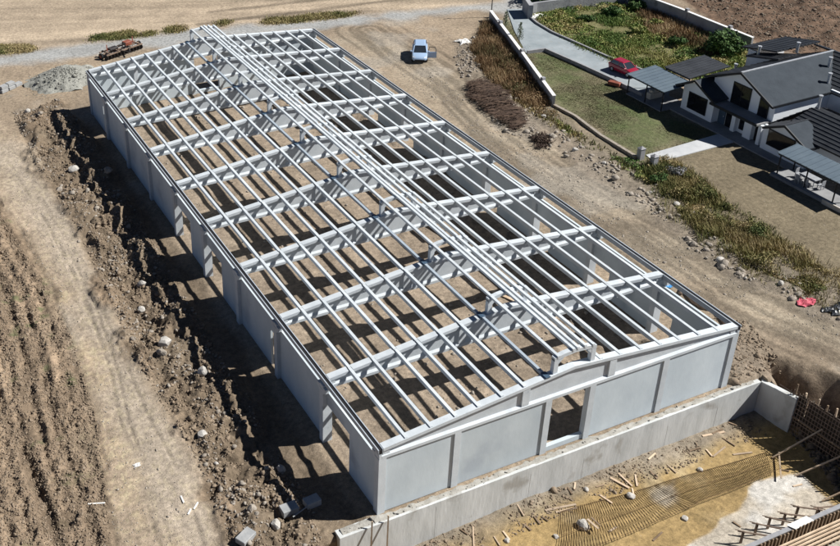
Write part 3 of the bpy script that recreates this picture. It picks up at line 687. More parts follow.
# two laths leaning at the left end of the retaining wall
for x_ in (-.9, .25):
    o = MB().bar((x_ - .5, -1.7, -3.2), (x_ + .1, -.73, .5), .1, .1).build('timber_lath', M['timber']); tag(o, 'pale timber lath leaning on the left end of the retaining wall', 'timber lath', 'two laths leaning on the retaining wall')

# ------------------------------------------------------------------ loose stuff on the spoil berm
def block(pts, h, label, name='concrete_block', w=.55, z0=0, mat='block'):
    a_, b_ = G(*pts[0], z0), G(*pts[1], z0); z = max(H_at(a_.x, a_.y), H_at(b_.x, b_.y)) + h / 2 - .05
    a_.z = b_.z = z; o = MB().bar(a_, b_, w, h).build(name, M[mat], bevel=.03); return tag(o, label, 'concrete block')
block(((281, 513), (297, 507)), .5, 'grey concrete block lying in the sun left of the hall corner shadow', w=.75)
block(((305, 505), (319, 499)), .5, 'grey concrete block at the edge of the hall corner shadow', w=.7)
block(((240, 549), (252, 537)), .4, 'larger grey concrete block on the dirt at the bottom edge of the photo', w=.75)
plank(293, 520, 312, 505, 'thin grey rod leaning on the grey concrete blocks', z0=0, w=.06, mat='block', name='steel_rod', lift=.35)['category'] = 'rod'
big_rocks = [(165, 347, .62, 'whitestone', 'tall white boulder beside the haul track half way along the berm'), (74, 171, .55, 'whitestone', 'big pale boulder with a dark hollow below it on the back part of the berm'),
             (203, 376, .5, 'whitestone', 'flat white slab of rock at the foot of the berm near the fourth column'), (162, 358, .4, 'stone', 'brownish stone just below the tall white boulder'),
             (281, 468, .36, 'whitestone', 'small white rock on the sunlit edge of the corner shadow'), (252, 514, .42, 'stone', 'rough tan block standing alone on the dirt above the bottom edge'),
             (276, 527, .4, 'whitestone', 'white flat stone below the grey concrete blocks'), (141, 309, .4, 'whitestone', 'white stone with a dark gap beside it near the haul track'),
             (28, 113, .5, 'whitestone', 'white rock at the back end of the dirt berm'), (59, 187, .42, 'stone', 'pale rock among rubble at the upper berm'),
             (142, 283, .42, 'whitestone', 'white broken stone on the middle of the berm'), (88, 190, .4, 'stone', 'long brown slab fragment standing in the berm'),
             (109, 176, .5, 'stone', 'tan stone at the sunlit edge of the long wall shadow'), (202, 437, .42, 'whitestone', 'white rock in the dark lower berm beside the track')]
for r_ in big_rocks: rock(*r_, flat=.85 if r_[2] < .7 else 1.05)
for i in range(24):
    t = rnd.random(); px = 20 + t * 220 + rnd.gauss(0, 9) + 14; py = 128 + t * 390 + rnd.gauss(0, 8)
    rock(px, py, rnd.uniform(.1, .22), rnd.choice(['stone', 'whitestone', 'stone', 'stone']), 'pale broken stone lying in the dark dirt berm left of the hall', 'pale stones scattered along the dirt berm', seed=i)
for i, (px, py) in enumerate(((640, 190), (650, 193), (656, 186), (668, 196), (676, 206), (690, 218), (691, 214), (682, 198), (700, 228), (560, 146), (575, 152), (590, 160), (470, 42), (467, 45), (473, 38), (478, 62), (493, 74), (642, 178), (655, 176), (688, 240), (693, 246), (745, 280), (738, 276), (780, 287), (720, 262), (536, 113), (543, 118), (516, 100), (548, 137), (604, 166))):
    rock(px, py, rnd.uniform(.16, .38), rnd.choice(['whitestone', 'stone', 'stone']), 'pale stone on the weedy embankment between site and garden', 'pale stones along the weedy embankment', seed=100 + i)
# loose clods and pebbles nobody could count
ico = bmesh.new(); bmesh.ops.create_icosphere(ico, subdivisions=1, radius=1); iv = np.array([v.co[:] for v in ico.verts]); iff = np.array([[v.index for v in f.verts] for f in ico.faces]); ico.free()
def scatter_stones(name, pts, sizes, mat, label, cat):
    n = len(pts); q = rng.uniform(.5, 1.35, (n, len(iv), 1)); sq = rng.uniform(.6, 1.2, (n, 1, 3)) * np.array([1, 1, .75])
    a = rng.uniform(0, 6.28, n); ca, sa = np.cos(a), np.sin(a)
    v = iv[None] * q * sq * sizes[:, None, None]
    x = v[..., 0] * ca[:, None] - v[..., 1] * sa[:, None]; y = v[..., 0] * sa[:, None] + v[..., 1] * ca[:, None]
    v = np.stack([x, y, v[..., 2]], -1) + pts[:, None]
    f = iff[None] + (np.arange(n) * len(iv))[:, None, None]
    o = np_mesh(name, v.reshape(-1, 3), f.reshape(-1, 3), M[mat]); return tag(o, label, cat, kind='stuff')
def sample(P, n, keep=None):
    lo, hi = P.min(0), P.max(0); out = []
    while sum(len(o) for o in out) < n:
        p = rng.uniform(lo, hi, (n * 3, 2)); d = sdist(p[:, 0], p[:, 1], P); p = p[d > 0]
        if keep is not None: p = p[keep(p)]
        out.append(p)
    return np.concatenate(out)[:n]
def onG(p, dz=0): return np.c_[p, [H_at(a, c) + dz for a, c in p]]
def clump(sc_, th, s): return lambda p: fbm(p[:, 0], p[:, 1], sc_, 3, s) > th + rng.uniform(-.08, .08, len(p))
vis = lambda P, pmin: P
p = sample(Z['berm'], 9000, clump(2.5, .42, 201)); scatter_stones('earth_clods', onG(p, .02), rng.gamma(1.6, .03, len(p)) + .03, 'fieldclod', 'dark earth clods covering the dirt berm', 'earth clods')
p = sample(Z['berm'], 2600, clump(2.0, .48, 202)); scatter_stones('rubble', onG(p, .03), rng.gamma(1.4, .035, len(p)) + .03, 'stone', 'small pale rubble mixed into the dirt berm', 'rubble')
pq = poly([(0, 215), (47, 285), (75, 345), (95, 410), (104, 470), (112, 546), (0, 546)]); p = sample(pq, 12000, clump(1.5, .3, 203)); scatter_stones('earth_clods', onG(p, .02), rng.gamma(1.5, .019, len(p)) + .03, 'fieldclod', 'brown clods on the ploughed field left of the track', 'earth clods')
p = sample(poly([(672, -30), (690, 0), (740, 32), (800, 56), (850, 78), (880, 90), (900, -30)]), 5000); scatter_stones('earth_clods', onG(p, .02), rng.gamma(1.6, .04, len(p)) + .05, 'clod', 'dark clods on the ploughed field behind the white house', 'earth clods')
p = sample(poly([(772, 362), (850, 405), (850, 460), (800, 400)]), 700); scatter_stones('earth_clods', onG(p, .02), rng.gamma(1.8, .05, len(p)) + .04, 'clod', 'dark clods in the cut behind the rebar formwork', 'earth clods')
p = sample(poly([(14, 130), (60, 200), (98, 272), (142, 368), (192, 452), (240, 560), (118, 556), (96, 415), (60, 308), (10, 212)]), 3000, clump(2.0, .42, 207)); scatter_stones('pebbles', onG(p, .0), rng.gamma(1.4, .014, len(p)) + .018, 'stone', 'small pebbles and clods lying on the haul track', 'pebbles')
p = sample(poly([(360, 40), (430, 60), (500, 130), (600, 185), (720, 262), (850, 330), (850, 370), (745, 330), (600, 225), (480, 140)]), 3200, clump(3.0, .45, 208)); scatter_stones('pebbles', onG(p, .0), rng.gamma(1.4, .02, len(p)) + .022, 'stone', 'small pebbles on the dirt road right of the hall', 'pebbles')
p = sample(Z['embank'], 900, clump(2.0, .5, 204)); scatter_stones('rubble', onG(p, .03), rng.gamma(1.8, .06, len(p)) + .05, 'stone', 'loose rubble along the embankment right of the hall', 'rubble')
p = sample(np.array([[.8, .8], [28, .8], [28, 66], [.8, 66]]), 900, clump(3, .5, 205)); scatter_stones('rubble', onG(p, .02), rng.gamma(1.6, .035, len(p)) + .03, 'stone', 'small rubble on the earth floor inside the hall', 'rubble')
p = sample(np.array([[0, -2.8], [30.5, -2.8], [30.5, -.75], [0, -.75]]), 1500, clump(1.5, .47, 206)); scatter_stones('rubble', onG(p, .01), rng.gamma(1.3, .026, len(p)) + .025, 'fieldclod', 'grey rubble along the foot of the retaining wall', 'rubble')
p = sample(np.array([[29.3, -.3], [34.5, 0], [36, 5], [33, 8], [29.4, 7]]), 1100); scatter_stones('rubble', onG(p, .02), rng.gamma(1.4, .036, len(p)) + .03, 'fieldclod', 'loose spoil beside the right front corner of the hall', 'rubble')

# planks, hose and shuttering lying inside the hall
for i, (a_, b_, lb) in enumerate((((20.2, 7.0), (23.6, 2.6), 'long pale board on the floor inside the hall, nearest the front'), ((21.0, 30.5), (22.2, 24.4), 'long board on the hall floor beside the right wall shadow, farther one'), ((20.6, 17.2), (22.8, 11.8), 'long board on the hall floor beside the right wall shadow, middle one'))):
    o = MB().bar((*a_, H_at(*a_) + .1), (*b_, H_at(*b_) + .12), .3, .08).build('timber_board', M['timber']); tag(o, lb, 'board')
hp = [G(677, 296), G(679, 291), G(683, 294), G(690, 304), G(700, 310), G(712, 312), G(717, 318), G(722, 326)]
o = MB().tube([(p.x + .3, p.y, H_at(p.x, p.y) + .14) for p in hp], .17, 8).build('corrugated_hose', M['rust'], smooth=True); tag(o, 'thick rusty brown hose snaking on the ground outside the right wall', 'hose')

# ------------------------------------------------------------------ vegetation
def blades(pts, hmin, hmax, mat, name, label, cat, parts=5, spread=.25, width=.05, lean=.45, kind='stuff', parent=None, loc=(0, 0, 0)):
    """tufts of two-segment bent leaves"""
    n = len(pts) * parts; base = np.repeat(pts, parts, 0) + np.c_[rng.normal(0, spread, (n, 2)), np.zeros(n)]
    a = rng.uniform(0, 6.28, n); h = rng.uniform(hmin, hmax, n) * np.repeat(rng.uniform(.6, 1.15, len(pts)), parts)
    d = np.c_[np.cos(a), np.sin(a), np.zeros(n)]; s = np.c_[-np.sin(a), np.cos(a), np.zeros(n)] * (width * rng.uniform(.6, 1.4, n))[:, None]
    ln = (rng.uniform(.1, 1, n) * lean * h)[:, None]
    m = base + d * ln * .35 + np.c_[np.zeros((n, 2)), h * .6]; t = base + d * ln + np.c_[np.zeros((n, 2)), h]
    V = np.stack([base - s, base + s, m + s * .8, m - s * .8, t], 1).reshape(-1, 3); k = np.arange(n)[:, None] * 5
    F = np.concatenate([k + np.array([[0, 1, 2]]), k + np.array([[0, 2, 3]]), k + np.array([[3, 2, 4]])])
    pat = np.clip((fbm(pts[:, 0], pts[:, 1], 3.4, 3, 505) - .5) * 2.6 + .5, 0, 1)
    lf = np.repeat(np.clip(np.repeat(pat * .6 + rng.uniform(0, .2, len(pts)), parts) + rng.uniform(-.05, .25, n), 0, 1), 5)
    return tag(np_mesh(name, V, F, M[mat], {'lf': lf}, loc=loc, parent=parent), label, cat, kind=kind)
def grow(Pn, n, hmin, hmax, mat, name, label, cat, cl=None, **k):
    blades(onG(sample(Pn, n, clump(*cl) if cl else None)), hmin, hmax, mat, name, label, cat, **k)
grow(poly([(472, 50), (487, 22), (496, 30), (548, 100), (540, 110), (522, 104), (495, 84), (480, 66)]), 1500, .25, 1.0, 'dryweed', 'dry_weeds', 'reddish brown dry weeds along the outside of the long white wall', 'weeds', (3, .38, 301), parts=22, spread=.34, width=.022, lean=.7)
grow(poly([(500, 80), (545, 104), (560, 122), (640, 172), (632, 178), (560, 134), (515, 104)]), 160, .15, .5, 'olive', 'low_weeds', 'low olive weeds along the stone kerb of the garden', 'weeds', (3, .45, 302), parts=8)
grow(poly([(645, 166), (668, 160), (700, 182), (735, 214), (790, 246), (850, 286), (850, 312), (795, 288), (745, 264), (705, 240), (672, 206)]), 1500, .12, .8, 'olive', 'embankment_weeds', 'tall olive and straw coloured weeds on the embankment below the house', 'weeds', (3.4, .53, 303), parts=20, spread=.36, width=.024, lean=.75)
grow(Z['plot'], 3800, .08, .4, 'greenweed', 'plot_weeds', 'green and yellow weeds filling the plot beyond the driveway', 'weeds', (4, .46, 304), parts=13, spread=.45, width=.035, lean=.9)
grow(Z['brownplot'], 1200, .3, .9, 'dryweed', 'dry_weeds', 'rusty brown dry weeds below the far boundary wall', 'weeds', (3, .36, 305), parts=18, spread=.4, width=.03, lean=.7)
grow(Z['greenlawn'], 7000, .012, .045, 'grass', 'lawn_grass', 'short patchy grass between the white wall and the house', 'grass', (4, .42, 306), parts=6, spread=.6, width=.05)
for pts, lb in (([(92, 41), (95, 37), (140, 31), (184, 26), (185, 30), (140, 36)], 'green grass verge along the road behind the left of the hall'), ([(215, 26), (222, 22), (262, 20), (330, 13), (360, 12), (345, 16), (290, 22)], 'green grass verge along the road behind the right of the hall'), ([(-20, 50), (0, 46), (28, 46), (33, 50), (0, 55)], 'green grass strip at the left edge beside the road')):
    grow(poly(pts), 800, .06, .34, 'olive', 'verge_grass', lb, 'grass', (2.5, .40, 308), parts=16, spread=.5, width=.04, lean=.8)
# pile of dead stalks on the dirt
bpz = poly([(470, 85), (480, 82), (500, 96), (524, 122), (517, 133), (496, 118), (470, 96)])
c_ = bpz.mean(0); mb = MB(); e1 = Vector((bpz[3][0] - bpz[0][0], bpz[3][1] - bpz[0][1], 0)).normalized()
smp = sample(bpz, 1900); V_ = []; F_ = []; lf_ = []
for i, (x, y) in enumerate(smp):
    ln = rnd.uniform(.8, 2.2); d_ = (Vector((e1.y, -e1.x, 0)) + Vector((rnd.uniform(-.55, .55), rnd.uniform(-.55, .55), 0))).normalized() * ln / 2
    z = H_at(x, y) + rnd.uniform(.02, .2) + rnd.random() * .9 * float(vnoise(np.array([x * .8]), np.array([y * .8]), 611)[0]); s_ = Vector((e1.x, e1.y, 0)) * .04; p = Vector((x, y, z)); t = rnd.uniform(-.12, .12)
    k = len(V_); V_ += [p - d_ - s_ + Vector((0, 0, -t)), p - d_ + s_ + Vector((0, 0, -t)), p + d_ + s_ * .5 + Vector((0, 0, t)), p + d_ - s_ * .5 + Vector((0, 0, t)), p + Vector((0, 0, .06))]
    F_ += [(k, k + 1, k + 4), (k + 1, k + 2, k + 4), (k + 2, k + 3, k + 4), (k + 3, k, k + 4)]; lf_ += [rnd.random()] * 5
tag(np_mesh('brush_pile', np.array([v[:] for v in V_]), np.array(F_), M['stalk'], {'lf': np.array(lf_)}), 'dark brown pile of dead stalks on the dirt beside the hall', 'brush pile')
p = sample(poly([(532, 138), (546, 136), (551, 146), (539, 150)]), 90); V3 = onG(p, .1)
blades(V3, .1, .3, 'stalk', 'brush_pile', 'small dark patch of dead stalks on the dirt road', 'brush pile', parts=6, spread=.25, width=.06, lean=2.5, kind='stuff')
def leaves(P, n, hmax, mat, name, label, cl, size=.09):
    pts = onG(sample(P, n, clump(*cl))); hh = np.clip((fbm(pts[:, 0], pts[:, 1], cl[0] * .6, 3, cl[2]) - cl[1] + .12) * 4, .1, 1) * hmax
    pts[:, 2] += hh * rng.uniform(0, 1, n) ** .6; a1 = rng.normal(0, 1, (n, 3)); a1 /= np.linalg.norm(a1, axis=1)[:, None]; a2 = np.cross(a1, rng.normal(0, 1, (n, 3))); a2 /= np.linalg.norm(a2, axis=1)[:, None]
    s = (size * rng.uniform(.5, 1.5, n))[:, None]; V = np.stack([pts - a1 * s, pts + a2 * s * .5, pts + a1 * s, pts - a2 * s * .5], 1).reshape(-1, 3)
    tag(np_mesh(name, V, np.arange(n * 4).reshape(-1, 4), M[mat], {'lf': np.repeat(np.clip((fbm(pts[:, 0], pts[:, 1], 2.0, 3, 506) - .5) * 2 + .5 + rng.uniform(-.25, .25, n), 0, 1), 4)}), label, 'weeds', kind='stuff')
EMB = poly([(645, 166), (668, 160), (700, 182), (735, 214), (790, 246), (850, 286), (850, 312), (795, 288), (745, 264), (705, 240), (672, 206)])
leaves(EMB, 30000, .95, 'olive', 'leafy_weeds', 'low leafy weeds between the tall stalks on the embankment', (2.2, .5, 321), .075)
grow(poly([(628, 172), (660, 162), (700, 178), (735, 208), (790, 240), (850, 276), (850, 322), (795, 300), (740, 276), (690, 236), (660, 214)]), 520, .1, .6, 'olive', 'sparse_weeds', 'sparse straw coloured weeds along the edges of the embankment', 'weeds', (1.5, .45, 325), parts=12, spread=.3, width=.022, lean=.8)
leaves(Z['plot'], 26000, .5, 'greenweed', 'leafy_weeds', 'low leafy green weeds covering the plot beyond the driveway', (3.2, .46, 322), .12)
leaves(poly([(472, 50), (487, 22), (496, 30), (548, 100), (560, 122), (540, 118), (522, 104), (495, 84), (480, 66)]), 9000, .8, 'dryweed', 'leafy_weeds', 'brown leafy weeds along the foot of the long white wall', (2.4, .44, 323), .08)
leaves(poly([(625, 160), (650, 166), (690, 190), (705, 215), (680, 214), (655, 190), (560, 132), (556, 122)]), 3500, .45, 'greenweed', 'leafy_weeds', 'green leafy weeds near the garden gate posts', (2.2, .52, 324), .09)
# bushes and saplings
def bush(px, py, r, h, mat, name, label, n=900, cat='bush', group=None, lobes=7, leaf=.13, x=None):
    p = G(px, py) if x is None else Vector(x); z = H_at(p.x, p.y); root = empty(name, (p.x, p.y, z), label, cat, group)
    mb = MB()
    for i in range(6):
        a = i * 1.05 + rnd.uniform(-.3, .3); e = Vector((math.cos(a) * r * .5, math.sin(a) * r * .5, h * rnd.uniform(.5, .8)))
        mb.tube([(0, 0, -.1), e * .5 + Vector((0, 0, h * .08)), e], .05 * h ** .5, 5, .015)
    mb.build('branches', M['bark'], root)
    q = random.Random(int(px * 13 + py)); C_ = np.array([[q.uniform(-.6, .6) * r, q.uniform(-.6, .6) * r, h * q.uniform(.3, .8)] for _ in range(lobes)]); R_ = np.array([r * q.uniform(.3, .55) for _ in range(lobes)])
    w = rng.integers(0, lobes, n); d = rng.normal(0, 1, (n, 3)); d /= np.linalg.norm(d, axis=1)[:, None]
    pos = C_[w] + d * (R_[w] * rng.uniform(.45, 1.1, n) ** .6)[:, None] * np.array([1, 1, min(1, .8 * h / r)])
    pos[:, 2] = np.maximum(pos[:, 2], .05)
    a1 = rng.normal(0, 1, (n, 3)); a1 /= np.linalg.norm(a1, axis=1)[:, None]; a2 = np.cross(a1, d); a2 /= np.linalg.norm(a2, axis=1)[:, None] + 1e-6
    s = (leaf * rng.uniform(.6, 1.5, n))[:, None]
    V = np.stack([pos - a1 * s, pos + a2 * s * .55, pos + a1 * s, pos - a2 * s * .55], 1).reshape(-1, 3); F = np.arange(n * 4).reshape(-1, 4)
    np_mesh('foliage', V, F, M[mat], {'lf': np.repeat(np.clip(rng.uniform(0, 1, n) * .7 + rng.uniform(0, .3, lobes)[w], 0, 1), 4)}, parent=root)
    return root
bush(726, 54, 2.5, 2.6, 'lush', 'bush', 'big leafy green bush behind the dark carport roof', 2600, leaf=.2, lobes=11)
bush(634, 8, 1.8, 1.4, 'lush', 'bush', 'green bush below the far boundary wall at the top edge', 1100, leaf=.18)
bush(612, 14, 1.7, 1.0, 'lush', 'bush', 'low dark green bush in the middle of the weed plot near the top', 900, leaf=.18)
bush(676, 46, 1.2, 1.1, 'lush', 'bush', 'dark green bush beside the rusty brown weeds', 700, leaf=.16)
bush(655, 26, 1.2, 1.0, 'greenweed', 'bush', 'olive green bush at the left end of the rusty brown weeds', 600, leaf=.15)
bush(640, 34, 1.0, .8, 'greenweed', 'bush', 'yellowish green bush in the plot above the red car', 500, leaf=.15)
bush(584, 20, 1.3, .8, 'lush', 'bush', 'low green bush in the weed plot nearest the gateway', 600, leaf=.16)
bush(677, 176, 1.2, 1.0, 'lavender', 'bush', 'grey violet bush beside the garden gate posts', 800, leaf=.09)
bush(658, 182, 1.2, .9, 'lush', 'bush', 'green bush just below the garden gate posts', 700, leaf=.11)
bush(753, 137, .6, .9, 'lavender', 'bush', 'small pale shrub beside the front door of the white house', 300, leaf=.07)
for i, (px, py, h, lb) in enumerate(((505, 30, 2.6, 'slender sapling inside the white wall, nearer the road'), (519, 44, 3.0, 'taller slender sapling inside the white wall near the kerb end'))):
    p = G(px, py); root = empty('sapling', (p.x, p.y, .0), lb, 'sapling')
    MB().tube([(0, 0, -.1), (.05, .02, h * .5), (.0, .05, h * .95)], .05, 6, .015).build('trunk', M['bark'], root)
    n = 420; t = rng.uniform(.25, 1, n); a = rng.uniform(0, 6.28, n); rr = (1 - t * .75) * .75 * rng.uniform(.1, 1, n)
    pos = np.c_[np.cos(a) * rr, np.sin(a) * rr, t * h]; a1 = rng.normal(0, 1, (n, 3)); a1 /= np.linalg.norm(a1, axis=1)[:, None]; a2 = np.cross(a1, rng.normal(0, 1, (n, 3))); a2 /= np.linalg.norm(a2, axis=1)[:, None]
    s = .09; V = np.stack([pos - a1 * s, pos + a2 * s * .5, pos + a1 * s, pos - a2 * s * .5], 1).reshape(-1, 3)
    np_mesh('crown', V, np.arange(n * 4).reshape(-1, 4), M['sapling'], {'lf': np.repeat(rng.uniform(0, 1, n), 4)}, parent=root)
# hedge behind the top wall
hp_ = poly([(524, 8), (527, 3), (570, -1), (625, -5), (630, -10), (524, -3)])
n = 5200; p = sample(hp_, n); pos = np.c_[p, rng.uniform(.2, 2.3, n)]; a1 = rng.normal(0, 1, (n, 3)); a1 /= np.linalg.norm(a1, axis=1)[:, None]; a2 = np.cross(a1, rng.normal(0, 1, (n, 3))); a2 /= np.linalg.norm(a2, axis=1)[:, None]
s = .22; Vh = np.stack([pos - a1 * s, pos + a2 * s * .6, pos + a1 * s, pos - a2 * s * .6], 1).reshape(-1, 3)
tag(np_mesh('hedge', Vh, np.arange(n * 4).reshape(-1, 4), M['lush'], {'lf': np.repeat(rng.uniform(0, 1, n), 4)}), 'dark green hedge on top of the far garden wall at the top edge', 'hedge')

# ------------------------------------------------------------------ garden walls
def wall_run(name, pts, h, th, label, mat='yardwall', cop=True, posts=0, cat='wall', cw=.1):
    org = (pts[0][0], pts[0][1], 0); root = empty(name, org, label, cat)
    mb = MB(); cb = MB()
    for a_, b_ in zip(pts[:-1], pts[1:]):
        mb.bar((a_[0], a_[1], h / 2 - .1), (b_[0], b_[1], h / 2 - .1), th, h + .2)
        if cop: cb.bar((a_[0], a_[1], h + .045), (b_[0], b_[1], h + .045), th + cw, .084)
    mb.build('wall_body', M[mat], root, org)
    if cop: cb.build('coping', M['coping'], root, org)
    if posts:
        for i in range(posts):
            t = (i + .5) / posts * (len(pts) - 1); k = int(t); f = t - k; x = pts[k][0] * (1 - f) + pts[k + 1][0] * f; y = pts[k][1] * (1 - f) + pts[k + 1][1] * f
            MB().box(x - .22, x + .22, y - .22, y + .22, h * .5, h + .42).build('pier', M['post'], root, org)
    return root
w1 = wall_run('garden_wall', [tuple(G(490, 20)[:2]), tuple(G(521, 62)[:2]), tuple(G(553, 107)[:2])], 1.35, .3, 'long grey garden wall with bright white coping along the brown weeds', posts=3)
wall_run('garden_wall', [tuple(G(560, -14)[:2]), tuple(G(612, -3)[:2]), tuple(G(678, 22)[:2]), tuple(G(750, 52)[:2])], 1.9, .3, 'long dark grey boundary wall with white coping before the far ploughed field', posts=5)
wall_run('garden_wall', [tuple(G(526, 15)[:2]), tuple(G(536, 13)[:2]), tuple(G(575, 8)[:2]), tuple(G(625, 2)[:2])], 1.6, .35, 'stained grey wall under the hedge at the top of the weed plot', cop=False)
wall_run('gate_pillar', [tuple(G(524, 10)[:2]), tuple(G(530, 19)[:2])], 2.0, .6, 'thick grey gateway pillar at the road end of the driveway', cop=False, cat='pillar')
wall_run('driveway_kerb', [tuple(G(530, 18)[:2]), tuple(G(537, 24)[:2]), tuple(G(552, 33)[:2]), tuple(G(577, 44)[:2]), tuple(G(606, 57)[:2]), tuple(G(650, 74)[:2])], .28, .25, 'dark kerb between the driveway and the weed plot', cop=False, cat='kerb', mat='slab')
wall_run('driveway_kerb', [tuple(G(527, 53.5)[:2]), tuple(G(545, 51)[:2]), tuple(G(578, 65.5)[:2]), tuple(G(612, 81)[:2]), tuple(G(642, 96.5)[:2])], .42, .25, 'low kerb wall between the driveway and the lawn', cop=False, cat='kerb', mat='post')
wall_run('stone_kerb', [tuple(G(554, 107)[:2]), tuple(G(575, 118)[:2]), tuple(G(600, 137)[:2]), tuple(G(636, 159)[:2])], .35, .35, 'low rough stone kerb along the lower edge of the lawn', cop=False, cat='kerb', mat='stone')
wall_run('stone_kerb', [tuple(G(656, 166)[:2]), tuple(G(700, 186)[:2]), tuple(G(720, 200)[:2])], .2, .3, 'short overgrown stone kerb beyond the garden gate posts', cop=False, cat='kerb', mat='stone')
for px, py, lb in ((640, 159, 'squat grey gate post at the lawn corner, left of the path'), (653, 167, 'squat grey gate post on the weed side of the path')):
    p = G(px, py); o = MB().box(p.x - .28, p.x + .28, p.y - .28, p.y + .28, -.1, 1.25).add([(p.x - .34, p.y - .34, 1.252), (p.x + .34, p.y - .34, 1.252), (p.x + .34, p.y + .34, 1.252), (p.x - .34, p.y + .34, 1.252), (p.x, p.y, 1.5)], [(3, 2, 1, 0), (0, 1, 4), (1, 2, 4), (2, 3, 4), (3, 0, 4)]).build('gate_post', M['post']); tag(o, lb, 'gate post')
p = G(491, 17); root = empty('utility_pole', (p.x, p.y, 0), 'thin dark utility pole at the road end of the white wall', 'pole')
MB().tube([(0, 0, -.2), (0, 0, 6.5)], .075, 8, .05).build('pole', M['blackiron'], root); MB().bar((-.6, 0, 6.2), (.6, 0, 6.2), .08, .08).build('crossarm', M['blackiron'], root); MB().box(-.2, .2, -.2, .2, -.1, .7).build('base', M['post'], root)
for px, py, s_, mt, lb, nm in ((806, 303, .75, 'pinknet', 'crumpled pink red net lying at the edge of the dirt road', 'plastic_net'), (663, 284, .95, 'tarpblue', 'small blue tarp on the ground outside the right wall', 'tarp'), (835, 311, .85, 'blacktarp', 'black plastic sheet bundle at the right edge of the photo', 'plastic_sheet'),
                               (464, 43, 1.0, 'whitesheet', 'crumpled white sheet on the rubble near the parked blue car', 'plastic_sheet'), (537, 16, 1.0, 'whitesheet', 'white sheet heaped beside the gateway pillar', 'plastic_sheet'), (137, 466, .22, 'whitesheet', 'small white plastic scrap on the haul track', 'plastic_scrap')):
    p = G(px, py); n = 14; V_ = []; F_ = []
    for i in range(n):
        for j in range(n):
            u, v = (i / (n - 1) - .5) * 2, (j / (n - 1) - .5) * 2; k = max(0, 1 - (u * u + v * v) * .5)
            x = p.x + s_ * u * (1 + .25 * math.sin(3 * v + px)); y = p.y + s_ * .7 * v * (1 + .2 * math.sin(4 * u + py)); zz = H_at(x, y) + .04 + s_ * .32 * k * (.5 + .5 * math.sin(5 * u + 3 * v + px) * math.cos(4 * v - 2 * u)) + rnd.uniform(0, .06) * s_
            V_.append((x, y, zz))
    for i in range(n - 1):
        for j in range(n - 1): F_.append((i * n + j, (i + 1) * n + j, (i + 1) * n + j + 1, i * n + j + 1))
    mb = MB().add(V_, F_); o = mb.build(nm, M[mt]); tag(o, lb, nm.split('_')[-1])
    md = o.modifiers.new('thick', 'SOLIDIFY'); md.thickness = .02
for q in ((88, 504, 105, 503, 'white lath lying on the edge of the ploughed field'), (181, 497, 184, 504, 'short white stick upright in the photo on the haul track'), (194, 510, 198, 503, 'white stick on the haul track beside the berm, the longer of two'), (188, 515, 191, 510, 'shortest white stick on the haul track beside the berm')):
    plank(*q, mat='whitesheet', z0=0, name='white_lath', w=.1)
# stack of pale blocks at the left edge
p = G(4, 92); root = empty('block_stack', (p.x, p.y, H_at(p.x, p.y)), 'stack of pale concrete blocks at the left edge of the photo', 'block stack', rz=.5)
for i, (x, y, z) in enumerate(((0, 0, 0), (1.15, 0, 0), (2.3, .1, 0), (0, .75, 0), (1.15, .75, 0), (.1, .1, .42), (1.25, .2, .42))): MB().box(x - .5, x + .5, y - .33, y + .33, z, z + .4).build('block', M['block'], root, bevel=.03)
# gravel heap
p = G(66, 80); N_ = 56; V_ = []; F_ = []
for i in range(N_):
    for j in range(N_):
        u, v = i / (N_ - 1) * 2 - 1, j / (N_ - 1) * 2 - 1; x, y = p.x + u * 5.2, p.y + v * 3.9; r_ = math.hypot(u, v)
        a = np.array([x]); c = np.array([y]); h = max(0, 1 - r_ * (1 + .35 * (float(fbm(a, c, 1.8, 3, 401)[0]) - .5) * 2)) ** .85 * 2.0
        V_.append((x, y, H_at(x, y) - .06 + h + (.22 * (float(fbm(a, c, .55, 3, 402)[0]) - .5) if h > .05 else 0)))
for i in range(N_ - 1):
    for j in range(N_ - 1): F_.append((i * N_ + j, (i + 1) * N_ + j, (i + 1) * N_ + j + 1, i * N_ + j + 1))
o = MB().add(V_, F_).build('gravel_heap', M['gravel'], smooth=True); tag(o, 'heap of grey gravel behind the left back corner of the hall', 'gravel heap')

p_ = G(66, 80); q_ = rng.normal(0, 1, (1700, 2)) * np.array([2.5, 1.8]) + np.array([p_.x, p_.y]); hz_ = np.array([max(0, 1 - math.hypot((a - p_.x) / 5.2, (c - p_.y) / 3.9)) ** .85 * 2.0 for a, c in q_])
scatter_stones('gravel_stones', np.c_[q_, hz_ - .02], rng.gamma(1.5, .024, 1700) + .03, 'gravel', 'coarse stones lying on the grey gravel heap', 'gravel')
# ------------------------------------------------------------------ red farm cultivator
p = G(122, 53.5); cu = empty('farm_cultivator', (p.x, p.y, 0), 'faded red farm cultivator with dark discs parked behind the hall', 'farm machine', rz=.35)
mb = MB()
for y in (-.7, .1, .9): mb.bar((-2.9, y, .75), (2.9, y, .75), .16, .16)
for x in (-2.4, -1.0, 1.0, 2.4): mb.bar((x, -.8, .85), (x, 1.0, .85), .14, .14)
mb.build('frame', M['rust'], cu)
for i in range(12):
    x = -2.8 + i * .51; mb = MB().cyl((x, -.45, .36), (1, .25, 0), .36, .05, 14); mb.build('disc', M['blackiron'], cu)
for i in range(8):
    x = -2.6 + i * .74; MB().tube([(x, .9, .75), (x, 1.25, .65), (x, 1.3, .3), (x, 1.05, .02)], .05, 6).build('tine', M['blackiron'], cu)
mb = MB().bar((-.7, -.7, .8), (0, -1.9, .75), .12, .12).bar((.7, -.7, .8), (0, -1.9, .75), .12, .12).bar((-.5, -.6, .8), (0, -.6, 1.7), .1, .1).bar((.5, -.6, .8), (0, -.6, 1.7), .1, .1).bar((0, -.6, 1.7), (0, .9, .9), .08, .08)
